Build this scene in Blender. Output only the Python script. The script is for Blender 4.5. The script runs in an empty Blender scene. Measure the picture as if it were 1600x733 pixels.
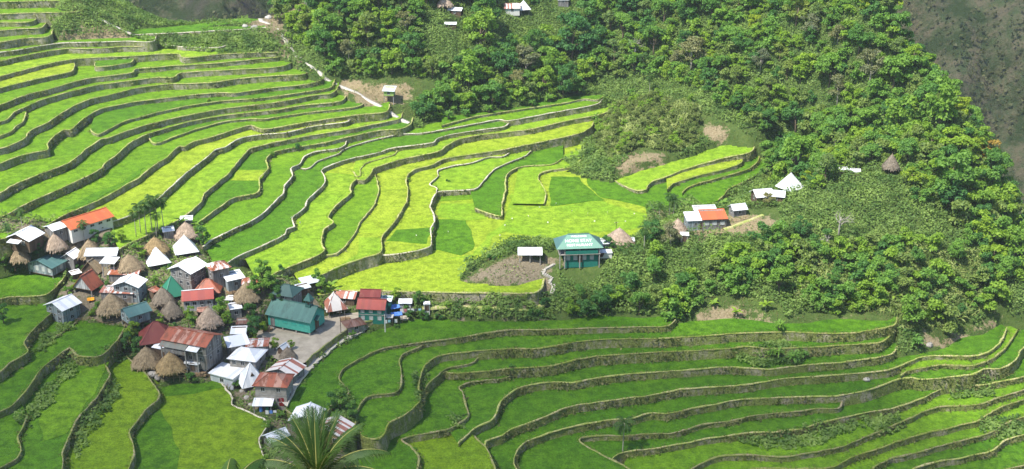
import bpy, math, random
import numpy as np
from mathutils import Vector
R_ = math.radians
rng = np.random.default_rng(7)
random.seed(7)
SC = bpy.context.scene
COL = SC.collection

# ------------------------------------------------------------------ camera
CAMZ, PITCH, FPX = 137.0, R_(22.0), 1931.0
cp, sp = math.cos(PITCH), math.sin(PITCH)
cam = bpy.data.cameras.new('camera'); cam.sensor_width = 36.0; cam.lens = FPX / 1600 * 36
cam.clip_start = 0.5; cam.clip_end = 6000
co = bpy.data.objects.new('camera', cam); COL.objects.link(co)
co.location = (0, 0, CAMZ); co.rotation_euler = (math.pi / 2 - PITCH, 0, 0)
SC.camera = co

def ray(u, v):
    x = (np.asarray(u, float) - 800) / FPX; y = (366.5 - np.asarray(v, float)) / FPX
    return np.stack([x, cp + y * sp, -sp + y * cp], -1)
def on_plane(u, v, z0, s=0.0, x0=0.0):
    """point of the plane z = z0 + s (x - x0) seen at (u, v)"""
    d = ray(u, v)
    t = (z0 - s * x0 - CAMZ) / (d[..., 2] - s * d[..., 0])
    return np.stack([d[..., 0] * t, d[..., 1] * t, CAMZ + d[..., 2] * t], -1)
def project(P):
    P = np.asarray(P, float); z = P[..., 2] - CAMZ
    dep = P[..., 1] * cp - z * sp; up = P[..., 1] * sp + z * cp
    return 800 + FPX * P[..., 0] / dep, 366.5 - FPX * up / dep

# ------------------------------------------------------------------ noise
def _h(ix, iy, s):
    n = (ix * 374761393 + iy * 668265263 + s * 982451653) & 0x7fffffff
    n = ((n ^ (n >> 13)) * 1274126177) & 0x7fffffff
    return ((n ^ (n >> 16)) & 0xffff) / 65535.0
def vnoise(x, y, s=0):
    x = np.asarray(x, float); y = np.asarray(y, float)
    ix = np.floor(x).astype(np.int64); iy = np.floor(y).astype(np.int64)
    fx = x - ix; fy = y - iy; fx = fx * fx * (3 - 2 * fx); fy = fy * fy * (3 - 2 * fy)
    a = _h(ix, iy, s); b = _h(ix + 1, iy, s); c = _h(ix, iy + 1, s); d = _h(ix + 1, iy + 1, s)
    return (a + (b - a) * fx) * (1 - fy) + (c + (d - c) * fx) * fy
def fbm(x, y, s=0, o=4):
    r = 0; a = .5
    for i in range(o):
        r = r + a * vnoise(x * 2 ** i, y * 2 ** i, s + i); a *= .5
    return r
def inpoly(x, y, poly):
    """vectorised point in polygon; poly (n,2)"""
    poly = np.asarray(poly, float); out = np.zeros(x.shape, bool)
    lo = poly.min(0); hi = poly.max(0)
    m = (x >= lo[0]) & (x <= hi[0]) & (y >= lo[1]) & (y <= hi[1])
    if not m.any(): return out
    px = x[m]; py = y[m]; r = np.zeros(px.shape, bool)
    x1, y1 = poly[-1]
    for x2, y2 in poly:
        if y1 != y2:
            c = (y1 > py) != (y2 > py)
            r ^= c & (px < (x2 - x1) * (py - y1) / (y2 - y1) + x1)
        x1, y1 = x2, y2
    out[m] = r
    return out

# ------------------------------------------------------------------ object helpers
def tag(o, label=None, cat=None, group=None, kind=None):
    if label: o['label'] = label
    if cat: o['category'] = cat
    if group: o['group'] = group
    if kind: o['kind'] = kind
    return o
def mesh_np(name, V, F, mat, parent=None, smooth=False, mats=None, mi=None):
    """V (n,3); F (m,k) int array of equal-sized faces"""
    me = bpy.data.meshes.new(name)
    V = np.ascontiguousarray(V, np.float32).reshape(-1, 3); F = np.asarray(F, np.int32)
    k = F.shape[1]
    me.vertices.add(len(V)); me.vertices.foreach_set('co', V.ravel())
    me.loops.add(F.size); me.loops.foreach_set('vertex_index', F.ravel())
    me.polygons.add(len(F)); me.polygons.foreach_set('loop_start', np.arange(0, F.size, k, dtype=np.int32))
    try: me.polygons.foreach_set('loop_total', np.full(len(F), k, np.int32))
    except Exception: pass
    if smooth: me.polygons.foreach_set('use_smooth', np.ones(len(F), bool))
    for m in (mats or [mat]): me.materials.append(m)
    if mi is not None: me.polygons.foreach_set('material_index', np.asarray(mi, np.int32))
    me.update(calc_edges=True)
    o = bpy.data.objects.new(name, me); COL.objects.link(o)
    if parent: o.parent = parent
    return o
def empty(name, loc, rz=0.0):
    o = bpy.data.objects.new(name, None); COL.objects.link(o)
    o.empty_display_size = .5; o.location = loc; o.rotation_euler = (0, 0, rz)
    return o
class MB:
    """collects boxes, prisms and tubes of one part"""
    def __init__(s): s.v = []; s.f = []
    def poly(s, pts, faces):
        b = len(s.v); s.v += [tuple(p) for p in pts]; s.f += [tuple(b + i for i in f) for f in faces]; return s
    def box(s, x0, x1, y0, y1, z0, z1):
        return s.poly([(x0,y0,z0),(x1,y0,z0),(x1,y1,z0),(x0,y1,z0),(x0,y0,z1),(x1,y0,z1),(x1,y1,z1),(x0,y1,z1)],
                      [(3,2,1,0),(4,5,6,7),(0,1,5,4),(1,2,6,5),(2,3,7,6),(3,0,4,7)])
    def bar(s, a, b, w, h=None):
        """square bar between two points"""
        a = Vector(a); b = Vector(b); d = (b - a).normalized(); h = h or w
        up = Vector((0, 0, 1)) if abs(d.z) < .95 else Vector((1, 0, 0))
        x = d.cross(up).normalized() * w / 2; y = x.cross(d).normalized() * h / 2
        P = [a-x-y, a+x-y, a+x+y, a-x+y, b-x-y, b+x-y, b+x+y, b-x+y]
        return s.poly(P, [(3,2,1,0),(4,5,6,7),(0,1,5,4),(1,2,6,5),(2,3,7,6),(3,0,4,7)])
    def tube(s, pts, rad, n=7):
        pts = [Vector(p) for p in pts]; b = len(s.v); m = len(pts)
        for i, p in enumerate(pts):
            d = (pts[min(i+1, m-1)] - pts[max(i-1, 0)]).normalized()
            up = Vector((0, 0, 1)) if abs(d.z) < .9 else Vector((1, 0, 0))
            x = d.cross(up).normalized(); y = x.cross(d)
            r = rad[i] if isinstance(rad, (list, tuple)) else rad
            for k in range(n):
                a = 2 * math.pi * k / n; q = p + (x * math.cos(a) + y * math.sin(a)) * r
                s.v.append(tuple(q))
        for i in range(m - 1):
            for k in range(n):
                k2 = (k + 1) % n
                s.f.append((b+i*n+k, b+i*n+k2, b+(i+1)*n+k2, b+(i+1)*n+k))
        s.f.append(tuple(b + k for k in range(n))[::-1]); s.f.append(tuple(b + (m-1)*n + k for k in range(n)))
        return s
    def mesh(s, name, mat, smooth=False):
        me = bpy.data.meshes.new(name); me.from_pydata(s.v, [], s.f); me.materials.append(mat)
        if smooth: me.polygons.foreach_set('use_smooth', [True] * len(me.polygons))
        me.update(); return me
    def build(s, name, mat, parent=None, smooth=False):
        o = bpy.data.objects.new(name, s.mesh(name, mat, smooth)); COL.objects.link(o)
        if parent: o.parent = parent
        return o
def copy_tree(o, parent=None):
    c = o.copy(); COL.objects.link(c); c.parent = parent
    for ch in list(o.children): copy_tree(ch, c)
    return c

# ------------------------------------------------------------------ materials
def new_mat(name, rough=.8, spec=.2):
    m = bpy.data.materials.new(name); m.use_nodes = True
    nt = m.node_tree; b = nt.nodes['Principled BSDF']
    b.inputs['Roughness'].default_value = rough; b.inputs['Specular IOR Level'].default_value = spec
    return m, nt, b
def N(nt, t, **kw):
    n = nt.nodes.new(t)
    for k, v in kw.items():
        if k in n.inputs: n.inputs[k].default_value = v
        else: setattr(n, k, v)
    return n
def c4(c): return (c[0], c[1], c[2], 1.0)
def ramp(nt, stops, src):
    r = nt.nodes.new('ShaderNodeValToRGB'); e = r.color_ramp.elements
    while len(e) < len(stops): e.new(.5)
    for i, (p, c) in enumerate(stops): e[i].position = p; e[i].color = c4(c)
    nt.links.new(src, r.inputs['Fac']); return r.outputs['Color']
def mix(nt, f, a, b, mode='MIX'):
    m = nt.nodes.new('ShaderNodeMix'); m.data_type = 'RGBA'; m.blend_type = mode
    for s, val in ((m.inputs[0], f), (m.inputs[6], a), (m.inputs[7], b)):
        if hasattr(val, 'is_linked'): nt.links.new(val, s)
        else: s.default_value = val if isinstance(val, (int, float)) else c4(val)
    return m.outputs[2]
def noise(nt, scale, detail=4, rough=.6, vec=None, stretch=None, kind='Object'):
    if vec is None:
        tc = nt.nodes.new('ShaderNodeTexCoord') if kind == 'Object' else nt.nodes.new('ShaderNodeNewGeometry')
        vec = tc.outputs['Object'] if kind == 'Object' else tc.outputs['Position']
    if stretch:
        mp = nt.nodes.new('ShaderNodeMapping'); mp.inputs['Scale'].default_value = stretch
        nt.links.new(vec, mp.inputs['Vector']); vec = mp.outputs['Vector']
    n = N(nt, 'ShaderNodeTexNoise'); n.inputs['Scale'].default_value = scale
    n.inputs['Detail'].default_value = detail; n.inputs['Roughness'].default_value = rough
    nt.links.new(vec, n.inputs['Vector']); return n.outputs['Fac']
def bump(nt, b, h, strength=.5, dist=.1):
    n = N(nt, 'ShaderNodeBump', Strength=strength, Distance=dist)
    nt.links.new(h, n.inputs['Height']); nt.links.new(n.outputs['Normal'], b.inputs['Normal'])
def mx(c, k): return (c[0]*k, c[1]*k, c[2]*k)

def rice_mat(name, c, alt, fleck=None):
    m, nt, b = new_mat(name, .75, .15)
    big = noise(nt, .05, 4, .6, kind='W'); mid = noise(nt, .45, 5, .65, kind='W'); fine = noise(nt, 1.9, 5, .8, kind='W')
    col = mix(nt, ramp(nt, [(.35, (0,0,0)), (.68, (1,1,1))], big), c, alt)
    col = mix(nt, ramp(nt, [(.40, (0,0,0)), (.66, (1,1,1))], mid), col, mx(c, .62))
    col = mix(nt, ramp(nt, [(.35, (.62,.62,.62)), (.7, (1.25,1.25,1.2))], fine), (0,0,0), col, 'MIX') if False else col
    r = ramp(nt, [(.36, (.62,.66,.6)), (.64, (1.28,1.2,1.2))], fine)
    col = mix(nt, 1.0, col, r, 'MULTIPLY')
    nt.links.new(col, b.inputs['Base Color'])
    f2 = noise(nt, 2.0, 6, .8, kind='W'); bump(nt, b, f2, .9, .5)
    return m
RICE = {
 'Y': rice_mat('rice yellow green', (.28,.42,.022), (.37,.47,.04)),
 'B': rice_mat('rice bright green', (.215,.40,.020), (.30,.45,.030)),
 'M': rice_mat('rice mid green', (.135,.295,.011), (.19,.35,.014)),
 'D': rice_mat('rice dark green', (.085,.225,.009), (.125,.275,.010)),
 'S': rice_mat('rice deep green', (.070,.200,.007), (.115,.255,.010)),
 'O': rice_mat('rice olive green', (.165,.30,.010), (.215,.34,.012)),
}
def wall_mat(name, stone, grass, amt):
    m, nt, b = new_mat(name, .9, .1)
    st = noise(nt, 2.6, 5, .75, kind='W'); big = noise(nt, .22, 4, .6, kind='W'); v = N(nt, 'ShaderNodeTexVoronoi'); v.inputs['Scale'].default_value = 2.2
    g = nt.nodes.new('ShaderNodeNewGeometry'); nt.links.new(g.outputs['Position'], v.inputs['Vector'])
    vr = noise(nt, 1.1, 4, .7, kind='W', stretch=(1, 1, .35))
    s = mix(nt, ramp(nt, [(.3, (0,0,0)), (.7, (1,1,1))], st), mx(stone, .45), mx(stone, 1.35))
    s = mix(nt, .55, s, mix(nt, v.outputs['Color'], mx(stone, .5), mx(stone, 1.3)))
    gr = mix(nt, ramp(nt, [(.3, (0,0,0)), (.7, (1,1,1))], st), mx(grass, .5), mx(grass, 1.6))
    mk = mix(nt, .5, big, vr)
    k = ramp(nt, [(amt - .06, (1,1,1)), (amt + .07, (0,0,0))], mk)
    nt.links.new(mix(nt, k, s, gr), b.inputs['Base Color'])
    bump(nt, b, st, 1.0, .5); return m
WALL_UP = wall_mat('stone wall with dry grass', (.44,.395,.30), (.20,.23,.07), .5)
WALL_LO = wall_mat('grassy stone wall', (.42,.37,.28), (.20,.235,.065), .55)
def rim_mat(name, a, b_, c):
    m, nt, b = new_mat(name, .9, .1)
    n1 = noise(nt, .25, 4, .65, kind='W'); n2 = noise(nt, 2.5, 3, .6, kind='W')
    col = mix(nt, ramp(nt, [(.4, (0,0,0)), (.6, (1,1,1))], n1), a, b_)
    col = mix(nt, ramp(nt, [(.45, (0,0,0)), (.62, (1,1,1))], n2), col, c)
    nt.links.new(col, b.inputs['Base Color']); bump(nt, b, n2, .6, .15); return m
RIM_TAN = rim_mat('dry earth rim', (.46,.40,.22), (.32,.36,.10), (.22,.29,.05))
RIM_GRN = rim_mat('grassy rim', (.22,.26,.05), (.32,.29,.13), (.13,.20,.03))
RIM_PALE = rim_mat('pale concrete rim', (.62,.58,.48), (.52,.48,.36), (.42,.38,.26))
RIM_LOW = rim_mat('grey tan rim', (.30,.25,.16), (.22,.24,.07), (.15,.21,.04))
def simple(name, c, rough=.8, spec=.2, var=.25, scale=1.5, bmp=0):
    m, nt, b = new_mat(name, rough, spec)
    n = noise(nt, scale, 4, .6)
    nt.links.new(mix(nt, ramp(nt, [(.3, (0,0,0)), (.7, (1,1,1))], n), mx(c, 1 - var), mx(c, 1 + var)), b.inputs['Base Color'])
    if bmp: bump(nt, b, n, bmp, .1)
    return m
def boards(name, c, st=.5):
    m, nt, b = new_mat(name, .88, .1); n = noise(nt, .9, 5, .7, stretch=(2.2, 2.2, .35)); v = noise(nt, 4.5, 2, .5, stretch=(1, 1, .02)); g = noise(nt, .5, 4, .6)
    col = mix(nt, ramp(nt, [(.35, (0,0,0)), (.68, (1,1,1))], n), mx(c, .62), mx(c, 1.25))
    col = mix(nt, 1.0, col, ramp(nt, [(.38, (.55,.55,.55)), (.5, (1.08,1.08,1.08))], v), 'MULTIPLY')
    col = mix(nt, ramp(nt, [(.55, (0,0,0)), (.72, (st,st,st))], g), col, (.16,.10,.06))
    nt.links.new(col, b.inputs['Base Color']); bump(nt, b, v, .4, .05); return m
def metal(name, a, b_=None, frac=.5, rust=0.0, panel=.85, axis=0, rc=(.24,.075,.03)):
    """corrugated sheet roof: panels of two colours, rust stains, fine corrugation"""
    m, nt, b = new_mat(name, .5, .3); b_ = b_ or mx(a, .86)
    tc = nt.nodes.new('ShaderNodeTexCoord'); sep = nt.nodes.new('ShaderNodeSeparateXYZ'); nt.links.new(tc.outputs['Object'], sep.inputs[0])
    dv = N(nt, 'ShaderNodeMath', operation='DIVIDE'); nt.links.new(sep.outputs[axis], dv.inputs[0]); dv.inputs[1].default_value = panel
    fl = N(nt, 'ShaderNodeMath', operation='FLOOR'); nt.links.new(dv.outputs[0], fl.inputs[0])
    oi = nt.nodes.new('ShaderNodeObjectInfo'); ad = N(nt, 'ShaderNodeMath', operation='ADD'); nt.links.new(fl.outputs[0], ad.inputs[0])
    ml = N(nt, 'ShaderNodeMath', operation='MULTIPLY'); nt.links.new(oi.outputs['Random'], ml.inputs[0]); ml.inputs[1].default_value = 91
    nt.links.new(ml.outputs[0], ad.inputs[1])
    wn = nt.nodes.new('ShaderNodeTexWhiteNoise'); wn.noise_dimensions = '1D'; nt.links.new(ad.outputs[0], wn.inputs['W'])
    col = mix(nt, ramp(nt, [(max(0, frac-.02), (0,0,0)), (min(1, frac+.02), (1,1,1))], wn.outputs['Value']), a, b_)
    n = noise(nt, .9, 5, .7); col = mix(nt, ramp(nt, [(.3, (0,0,0)), (.75, (.35,.35,.35))], n), col, mx(a, .62))
    if rust:
        n2 = noise(nt, .55, 6, .75, stretch=(1.6, .6, 1) if axis == 0 else (.6, 1.6, 1))
        col = mix(nt, ramp(nt, [(.62 - rust*.3, (0,0,0)), (.72 - rust*.3, (1,1,1))], n2), col, rc)
    nt.links.new(col, b.inputs['Base Color'])
    w = N(nt, 'ShaderNodeTexWave', Scale=1.2); w.bands_direction = 'XY'[axis]
    nt.links.new(tc.outputs['Object'], w.inputs['Vector']); bump(nt, b, w.outputs['Fac'], .35, .05)
    return m
WHITE = metal('white sheet metal', (.80,.81,.82), (.63,.66,.69), .62, .06, rc=(.38,.27,.2))
GREYM = metal('grey sheet metal', (.50,.54,.57), (.62,.65,.67), .5, .12)
ORANGE = metal('orange painted sheet', (.52,.135,.05), (.46,.12,.05), .5, .12, rc=(.5,.2,.12))
REDR = metal('red painted sheet', (.31,.06,.045), (.26,.055,.045), .6, .16)
DKRED = metal('dark red sheet', (.17,.035,.03), (.21,.05,.04), .5, .2, rc=(.2,.08,.05))
RUST = metal('rusty sheet', (.33,.095,.05), (.42,.24,.18), .78, .45, rc=(.19,.065,.035))
RUSTW = metal('rust and white sheet', (.62,.60,.58), (.30,.08,.04), .5, .55, panel=.7)
STRIPE = metal('rust striped sheet', (.66,.62,.58), (.30,.085,.045), .48, .1, panel=.62)
GREYRUST = metal('grey and rust sheet', (.20,.205,.17), (.17,.175,.15), .5, .15)
BROWNR = metal('brown weathered sheet', (.17,.10,.075), (.24,.15,.12), .5, .5, rc=(.13,.055,.035))
TEALR = metal('teal painted sheet', (.07,.15,.145), (.085,.175,.165), .5, .08, rc=(.12,.14,.12))
TEALD = metal('dark green painted sheet', (.05,.105,.095), (.045,.095,.085), .5, 0)
GREENR = metal('green painted sheet', (.035,.20,.12), (.03,.18,.11), .5, 0)
LTGREEN = metal('pale green painted sheet', (.16,.31,.235), (.15,.29,.22), .5, 0)
CHURCHR = metal('green church roofing', (.05,.145,.125), (.06,.165,.14), .5, .35, rc=(.035,.10,.085))
TEALW = simple('turquoise painted boards', (.07,.37,.29), .7, .2, .14, 1.2)
GREENW = simple('green painted wall', (.02,.17,.13), .7, .2, .15, 2)
GREYW = boards('weathered grey boards', (.22,.215,.205), .7)
BLUEW = boards('blue grey boards', (.25,.30,.315), .45)
LTW = boards('pale grey boards', (.45,.46,.45), .4)
CREAM = simple('whitewashed wall', (.66,.65,.60), .85, .1, .08, 1.2)
CONC = simple('bare concrete', (.30,.28,.25), .9, .1, .25, 1.2)
WOOD = boards('dark timber', (.12,.085,.058), .3)
TANW = simple('tan timber', (.30,.21,.12), .85, .1, .3, 2)
POSTM = simple('grey post', (.30,.29,.27), .85, .1, .2, 2)
PANE = simple('dark window pane', (.025,.03,.035), .25, .5, .2, 2)
PALEPANE = simple('pale window shutter', (.42,.44,.42), .7, .2, .1, 2)
REDP = simple('red painted door', (.22,.02,.02), .7, .2, .15, 2)
BLUET = simple('blue tarpaulin', (.10,.24,.62), .6, .3, .2, 2)
WHITEC = simple('white cloth', (.75,.75,.74), .8, .1, .08, 2)
ORCL = simple('orange cloth', (.75,.33,.03), .8, .1, .15, 2)
STONE = simple('grey fieldstone', (.25,.235,.21), .9, .1, .5, 2.5, .8)
BOULD = simple('pale boulder', (.38,.36,.32), .9, .1, .3, 1.2, .6)
LETTER = simple('white lettering paint', (.82,.83,.80), .7, .1, .04, 2)
def thatch_mat(name, c):
    m, nt, b = new_mat(name, .95, .05)
    n = noise(nt, 1.4, 6, .75); n2 = noise(nt, 5.5, 4, .7, stretch=(1, 1, .3)); n3 = noise(nt, .5, 3, .6)
    col = mix(nt, ramp(nt, [(.3, (0,0,0)), (.72, (1,1,1))], n), mx(c, .55), mx(c, 1.35))
    col = mix(nt, ramp(nt, [(.3, (.55,.55,.55)), (.7, (1.2,1.2,1.2))], n2), (0,0,0), col) if False else mix(nt, 1.0, col, ramp(nt, [(.3, (.6,.58,.55)), (.7, (1.25,1.22,1.2))], n2), 'MULTIPLY')
    col = mix(nt, ramp(nt, [(.5, (0,0,0)), (.75, (.5,.5,.5))], n3), col, (c[0]*.8, c[1]*.85, c[2]*.9))
    nt.links.new(col, b.inputs['Base Color']); bump(nt, b, n2, 1.0, .3); return m
TH_BR = thatch_mat('brown thatch', (.38,.30,.19))
TH_GY = thatch_mat('grey thatch', (.28,.24,.185))
TH_PALE = thatch_mat('pale thatch', (.52,.41,.31))
TH_GOLD = thatch_mat('golden thatch', (.42,.31,.16))
def leaf_mat(name, c, vary=.3, trans=.42, hue=.5, kind='Object', scale=.7, alt=None):
    m, nt, b = new_mat(name, .6, .25)
    oi = nt.nodes.new('ShaderNodeObjectInfo'); n = noise(nt, scale, 3, .6, kind=kind)
    alt = alt or (c[0]*1.7, c[1]*1.35, c[2]*.9)
    col = mix(nt, ramp(nt, [(.35, (0,0,0)), (.68, (1,1,1))], n), mx(c, 1 - vary), alt)
    col = mix(nt, oi.outputs['Random'], mix(nt, .5, col, (c[0]*.6, c[1]*.8, c[2]*1.1)), mix(nt, .4, col, (c[0]*1.55, c[1]*1.28, c[2]*.8))) if kind == 'Object' else col
    nt.links.new(col, b.inputs['Base Color'])
    tr = nt.nodes.new('ShaderNodeBsdfTranslucent'); nt.links.new(mix(nt, 1.0, col, (1.25,1.3,.6), 'MULTIPLY'), tr.inputs['Color'])
    ms = nt.nodes.new('ShaderNodeMixShader'); ms.inputs[0].default_value = trans
    nt.links.new(b.outputs[0], ms.inputs[1]); nt.links.new(tr.outputs[0], ms.inputs[2])
    nt.links.new(ms.outputs[0], nt.nodes['Material Output'].inputs['Surface']); return m
LEAF = {
 'dark': leaf_mat('dark foliage', (0.084,0.222,0.056)),
 'mid': leaf_mat('green foliage', (0.151,0.318,0.061)),
 'bright': leaf_mat('bright foliage', (0.207,0.367,0.048)),
 'yellow': leaf_mat('yellow green foliage', (0.258,0.391,0.041)),
 'olive': leaf_mat('olive foliage', (0.192,0.294,0.084)),
 'grey': leaf_mat('grey green foliage', (0.214,0.250,0.136)),
 'cane': leaf_mat('cane leaves', (0.174,0.261,0.055), alt=(.23,.25,.10)),
 'rust': leaf_mat('russet leaves', (.22,.10,.05), alt=(.30,.17,.09)),
 'gold': leaf_mat('golden blossom', (.33,.25,.05), alt=(.40,.30,.08)),
 'palm': leaf_mat('areca palm leaves', (0.048,0.120,0.026)),
 'coco': leaf_mat('coconut palm leaves', (.026,.075,.014), alt=(.085,.135,.022), scale=.35, trans=.22),
}
UNDER = leaf_mat('undergrowth leaves', (.135,.275,.06), kind='W', scale=.16, alt=(.29,.41,.10), vary=.4)
DRYL = leaf_mat('dry grass blades', (.26,.21,.10), kind='W', scale=.3, alt=(.16,.18,.06), vary=.3)
WALLG = leaf_mat('wall grass blades', (.11,.17,.035), kind='W', scale=.3, alt=(.30,.29,.12), vary=.5)
BARK = simple('bark', (.15,.115,.08), .9, .1, .3, 1.5)
BARKP = simple('pale bark', (.36,.33,.28), .9, .1, .2, 1.5)
# ------------------------------------------------------------------ terraces: lips traced as contour lines
XL, XR = -110.0, 30.0
PL = []      # plates, later sorted from high to low
def fz(z):
    z = -1.8 + (z + 1.8) * .95 if z < -1.8 else 6 + (z - 6) * .93 if z > 6 else z
    return z + float(np.interp(z, [-6, 0, 4, 6], [1.0, .6, -.4, -1.5]))
def plate(name, zl, zr, pts, close=None, rice='M', up=1, rim=None, rise=70, rw=.42, deep=5.0, wall=None, force=False, far=True):
    PL.append(dict(name=name, zl=fz(zl), zr=fz(zr), pts=pts, close=close, rice=rice, up=up, rim=rim, rise=rise, rw=rw, deep=deep, wall=wall, force=force, far=far))
def P(s): return [tuple(float(a) for a in q.split(',')) for q in s.split()]

# --- upper left slope, from the top down (zl at x=-110, zr at x=30)
plate('A0', 50.6, 44.5, P('-60,5 -10,3.5 40,2 122,-1 128,-12'), rise=25)
plate('A1', 48.2, 42.6, P('-60,23 0,22 55,20 122,18 135,9'), rise=30)
plate('A2', 46.2, 41.0, P('-60,37 0,35 48,34 60,24'), rise=30)
plate('A3', 44.6, 39.5, P('-60,52 0,48 38,45 64,43.5 74,31'), rise=34)
plate('A4', 42.4, 37.6, P('-60,70 0,66 38,60 75,57 84,44'), rise=36)
plate('B0', 41.0, 41.0, P('205,55 206,54.6 250,52.7 300,50.5 340,48 380,46 416,43'), close=P('405,30 382,28 300,38.5 250,43.5 210,46'), rice='D', rim=RIM_PALE, deep=7)
plate('A4c', 41.9, 38.4, P('-60,88 0,82 30,78 90,68 150,66 200,64.5 238,65 245,56'), close=P('238,56 150,60 90,62 0,74 -60,80'), rim=RIM_PALE)
plate('A4d', 39.4, 35.9, P('226,74 238,67.5 262,70 288,73.5 348,73.5 356,64'), close=P('348,62 250,56'), rim=RIM_PALE)
plate('A5', 40.2, 36.6, P('-60,106 5,95 20,91 60,83 90,78 106,76 150,76 190,73 234,72 246,66'), rise=34, close=P('246,60 150,62 0,70 -60,80'))
plate('A6', 38.4, 34.3, P('-60,134 -5,121 41,109 75,100 120,92 160,90 207,87.5 276,84 288,90 344,85 404,82 436,81 446,70'), rice='B', rise=40, close=P('446,66 350,70 240,66 150,68 0,70 -60,90'))
plate('A7b', 37.1, 33.8, P('148,97 153,104.5 203,98 209,92'), rise=20, rice='D')
plate('A7', 36.9, 33.6, P('-60,150 -5,139 56,124 113,111 117,100'), rise=30, rice='Y')
plate('A8', 35.1, 32.7, P('-60,182 -5,166 38,149.5 83,138 132,124 170,118.5 207,113.5 213,108 240,105.5 271,102.6 286,102 340,98.5 400,92.5 440,88 452,76'), rise=45, close=P('452,72 240,80 100,90 -60,120'))
plate('A9', 33.0, 31.2, P('-60,205 -5,192 11,187 24,175 70,155 120,141 156,132.6 207,126 245,121 271,121 284,114 363,109 444,103 462,90'), rise=50, rice='M', close=P('462,84 280,92 100,110 -60,150'))
plate('A10a', 32.0, 30.2, P('-60,226 -5,214 15,207 27,196 36,190.5 41,176'), rise=50)
plate('A10', 31.0, 29.2, P('-60,246 -5,233 10,230 38,217 44,208 52,202 72,193 90,181 117,165.5 141,155 170,148.6 217,137 264,131.6 297,130.7 340,128 372,123 438,118 476,115.3 492,103'), rise=60, close=P('492,92 300,104 100,130 -60,180'))
plate('A11', 27.6, 24.6, P('-60,268 -5,257 20,248 50,239 75,234 74,226 82,216 100,203 110,203.5 122,193 140,179.5 160,170 207,160 245,155 300,148.6 340,145 367,145.5 386,143 420,138 495,128.5 505,112'), rise=60, close=P('505,100 300,118 100,150 -60,200'))
plate('A12b', 26.2, 23.3, P('140,202 146,207 154,210 192,191 245,176 300,164.5 344,158 400,154 438,149.5 510,139 518,136 524,124'), rise=60, rice='D', close=P('524,112 300,135 150,172'))
plate('A13', 25.2, 22.1, P('-60,322 -5,305 19,291 56,275 98,259.5 120,246 135,233 160,217 168,216 179,212 198,205 245,191 300,179 344,171 400,163.7 438,159.3 495,148.6 519,146 530,134'), rise=60, close=P('530,120 300,138 100,180 -60,240'))
plate('A14', 23.2, 21.0, P('-60,360 -5,340 10,336 47,316 81,301 132,278 160,263 165,255 180,244 203,224 209,220 233.5,209 264,199.5 297,190 344,181.6 391,176 431,172 476,164.6 532,158.6 541,152 545,140'), rise=60, close=P('545,126 300,150 100,200 -60,280'))
plate('A15', 21.8, 20.0, P('232,216 243,224 270,215 306,202 352,190 389,186 412,186 433,183 480,176 552,168 566,164 572,152'), rise=60, rice='D', close=P('572,140 350,160 240,190'))
plate('A16', 21.0, 19.0, P('-60,388 20,369 60,357 113,331 156,312 200,288 216,279.5 228,268 260,246.5 281,228.5 288,229 301,222 331,214.5 363,204 392,196 400,199 414,202 480,191 545,181.5 575,178 603,175 610,163'), rise=70, rice='M', close=P('610,150 300,170 100,260 -60,310'))
plate('A17', 19.3, 18.1, P('150,354 168,348 196,340 226,325.5 249,310 288,273 325,244.5 338,234 352,230 370,219 386,213.6 414,210 448,207 495,196.6 540,191 548,186 552,174'), rise=80, rice='Y', rim=RIM_PALE, close=P('552,160 400,180 250,220 120,299'))
plate('A18', 17.3, 17.1, P('186,390 196,384 250,359 286,339 312,318 320,303 353.5,274.6 380,244 391,232.5 410,227 448,219 485,212 549,202 585,194 607,190 624,186 630,175'), rise=80, rice='B', close=P('630,165 400,195 250,260 160,338'))
plate('A19', 15.7, 15.8, P('304,350 318,342 348,320 367,309 400.5,302 406,293 406,280 419,263 416,250 421,242 434,236 465,230 510,222.5 547,213.6 594,204 624,202 640,196 646,184'), rise=80, rice='D', close=P('646,172 450,195 300,270 270,310'))
plate('A20', 14.2, 14.7, P('318,386 331,375 366,358 390,347 409,335 433,312 444,302 444,292 457,275 456,262 468,257 476,244.5 495,237 529,232 540,226 545,212'), rise=80, rice='M', rim=RIM_PALE, close=P('545,195 430,215 330,300 288,332'))
plate('T1', 14.3, 14.9, P('690,196 720,188 750,181 806,172 882,161 914,154.5 934,156 944,150'), close=P('935,140 880,148 800,158 690,182'), rice='D', rim=RIM_TAN)
plate('A21u', 13.0, 14.2, P('470,263 478,264 485,262 497,252 530,240 537,233.5 575,221 626,210 660,208 698,202 735,195 780,187 793,189 853.6,178 919.5,166 936,161 946,150'), close=P('900,140 640,190 545,212 470,236'), rice='M', rim=RIM_PALE)
plate('A22', 12.8, 13.2, P('340,422 353,413 375,400 413,383 445,366 449,358 460,354.5 456,341 469.5,330 477,324 482,312 504,291.5 508,278 503,266 529,254 549,248 587,240 611,232 677,223 683,217 707,210 758,202 789,198 800,186'), rise=80, rice='D', rim=RIM_PALE, close=P('800,176 600,205 480,235 400,330 310,368'))
plate('A23', 11.5, 12.3, P('552,268 560,276 563,266 569,258 577,253 613,243 622,236'), close=P('640,215 560,235'), rice='B')
plate('A24', 11.3, 12.0, P('405,444 420,434 432,426 470,410 505,394 503,381 503,371 507,358 522,347.5 513,339 524.5,321.7 549,301 547,293 557,280 562,281.5 570,282 581,270 585,263 632,248 688,236 697,228 718,218 745,212 825,202.5 891,188 938,179 950,174 956,162'), rise=80, rice='B', rim=RIM_TAN, close=P('956,150 700,200 540,240 440,330 375,390'))
plate('A24b', 9.9, 10.6, P('494,407 507,399 526,397 550.5,371 563.6,347 577,330 586.6,318 592,301 592,289 586,272'), close=P('560,268 500,330 470,400'), rice='M', rim=RIM_TAN)
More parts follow.
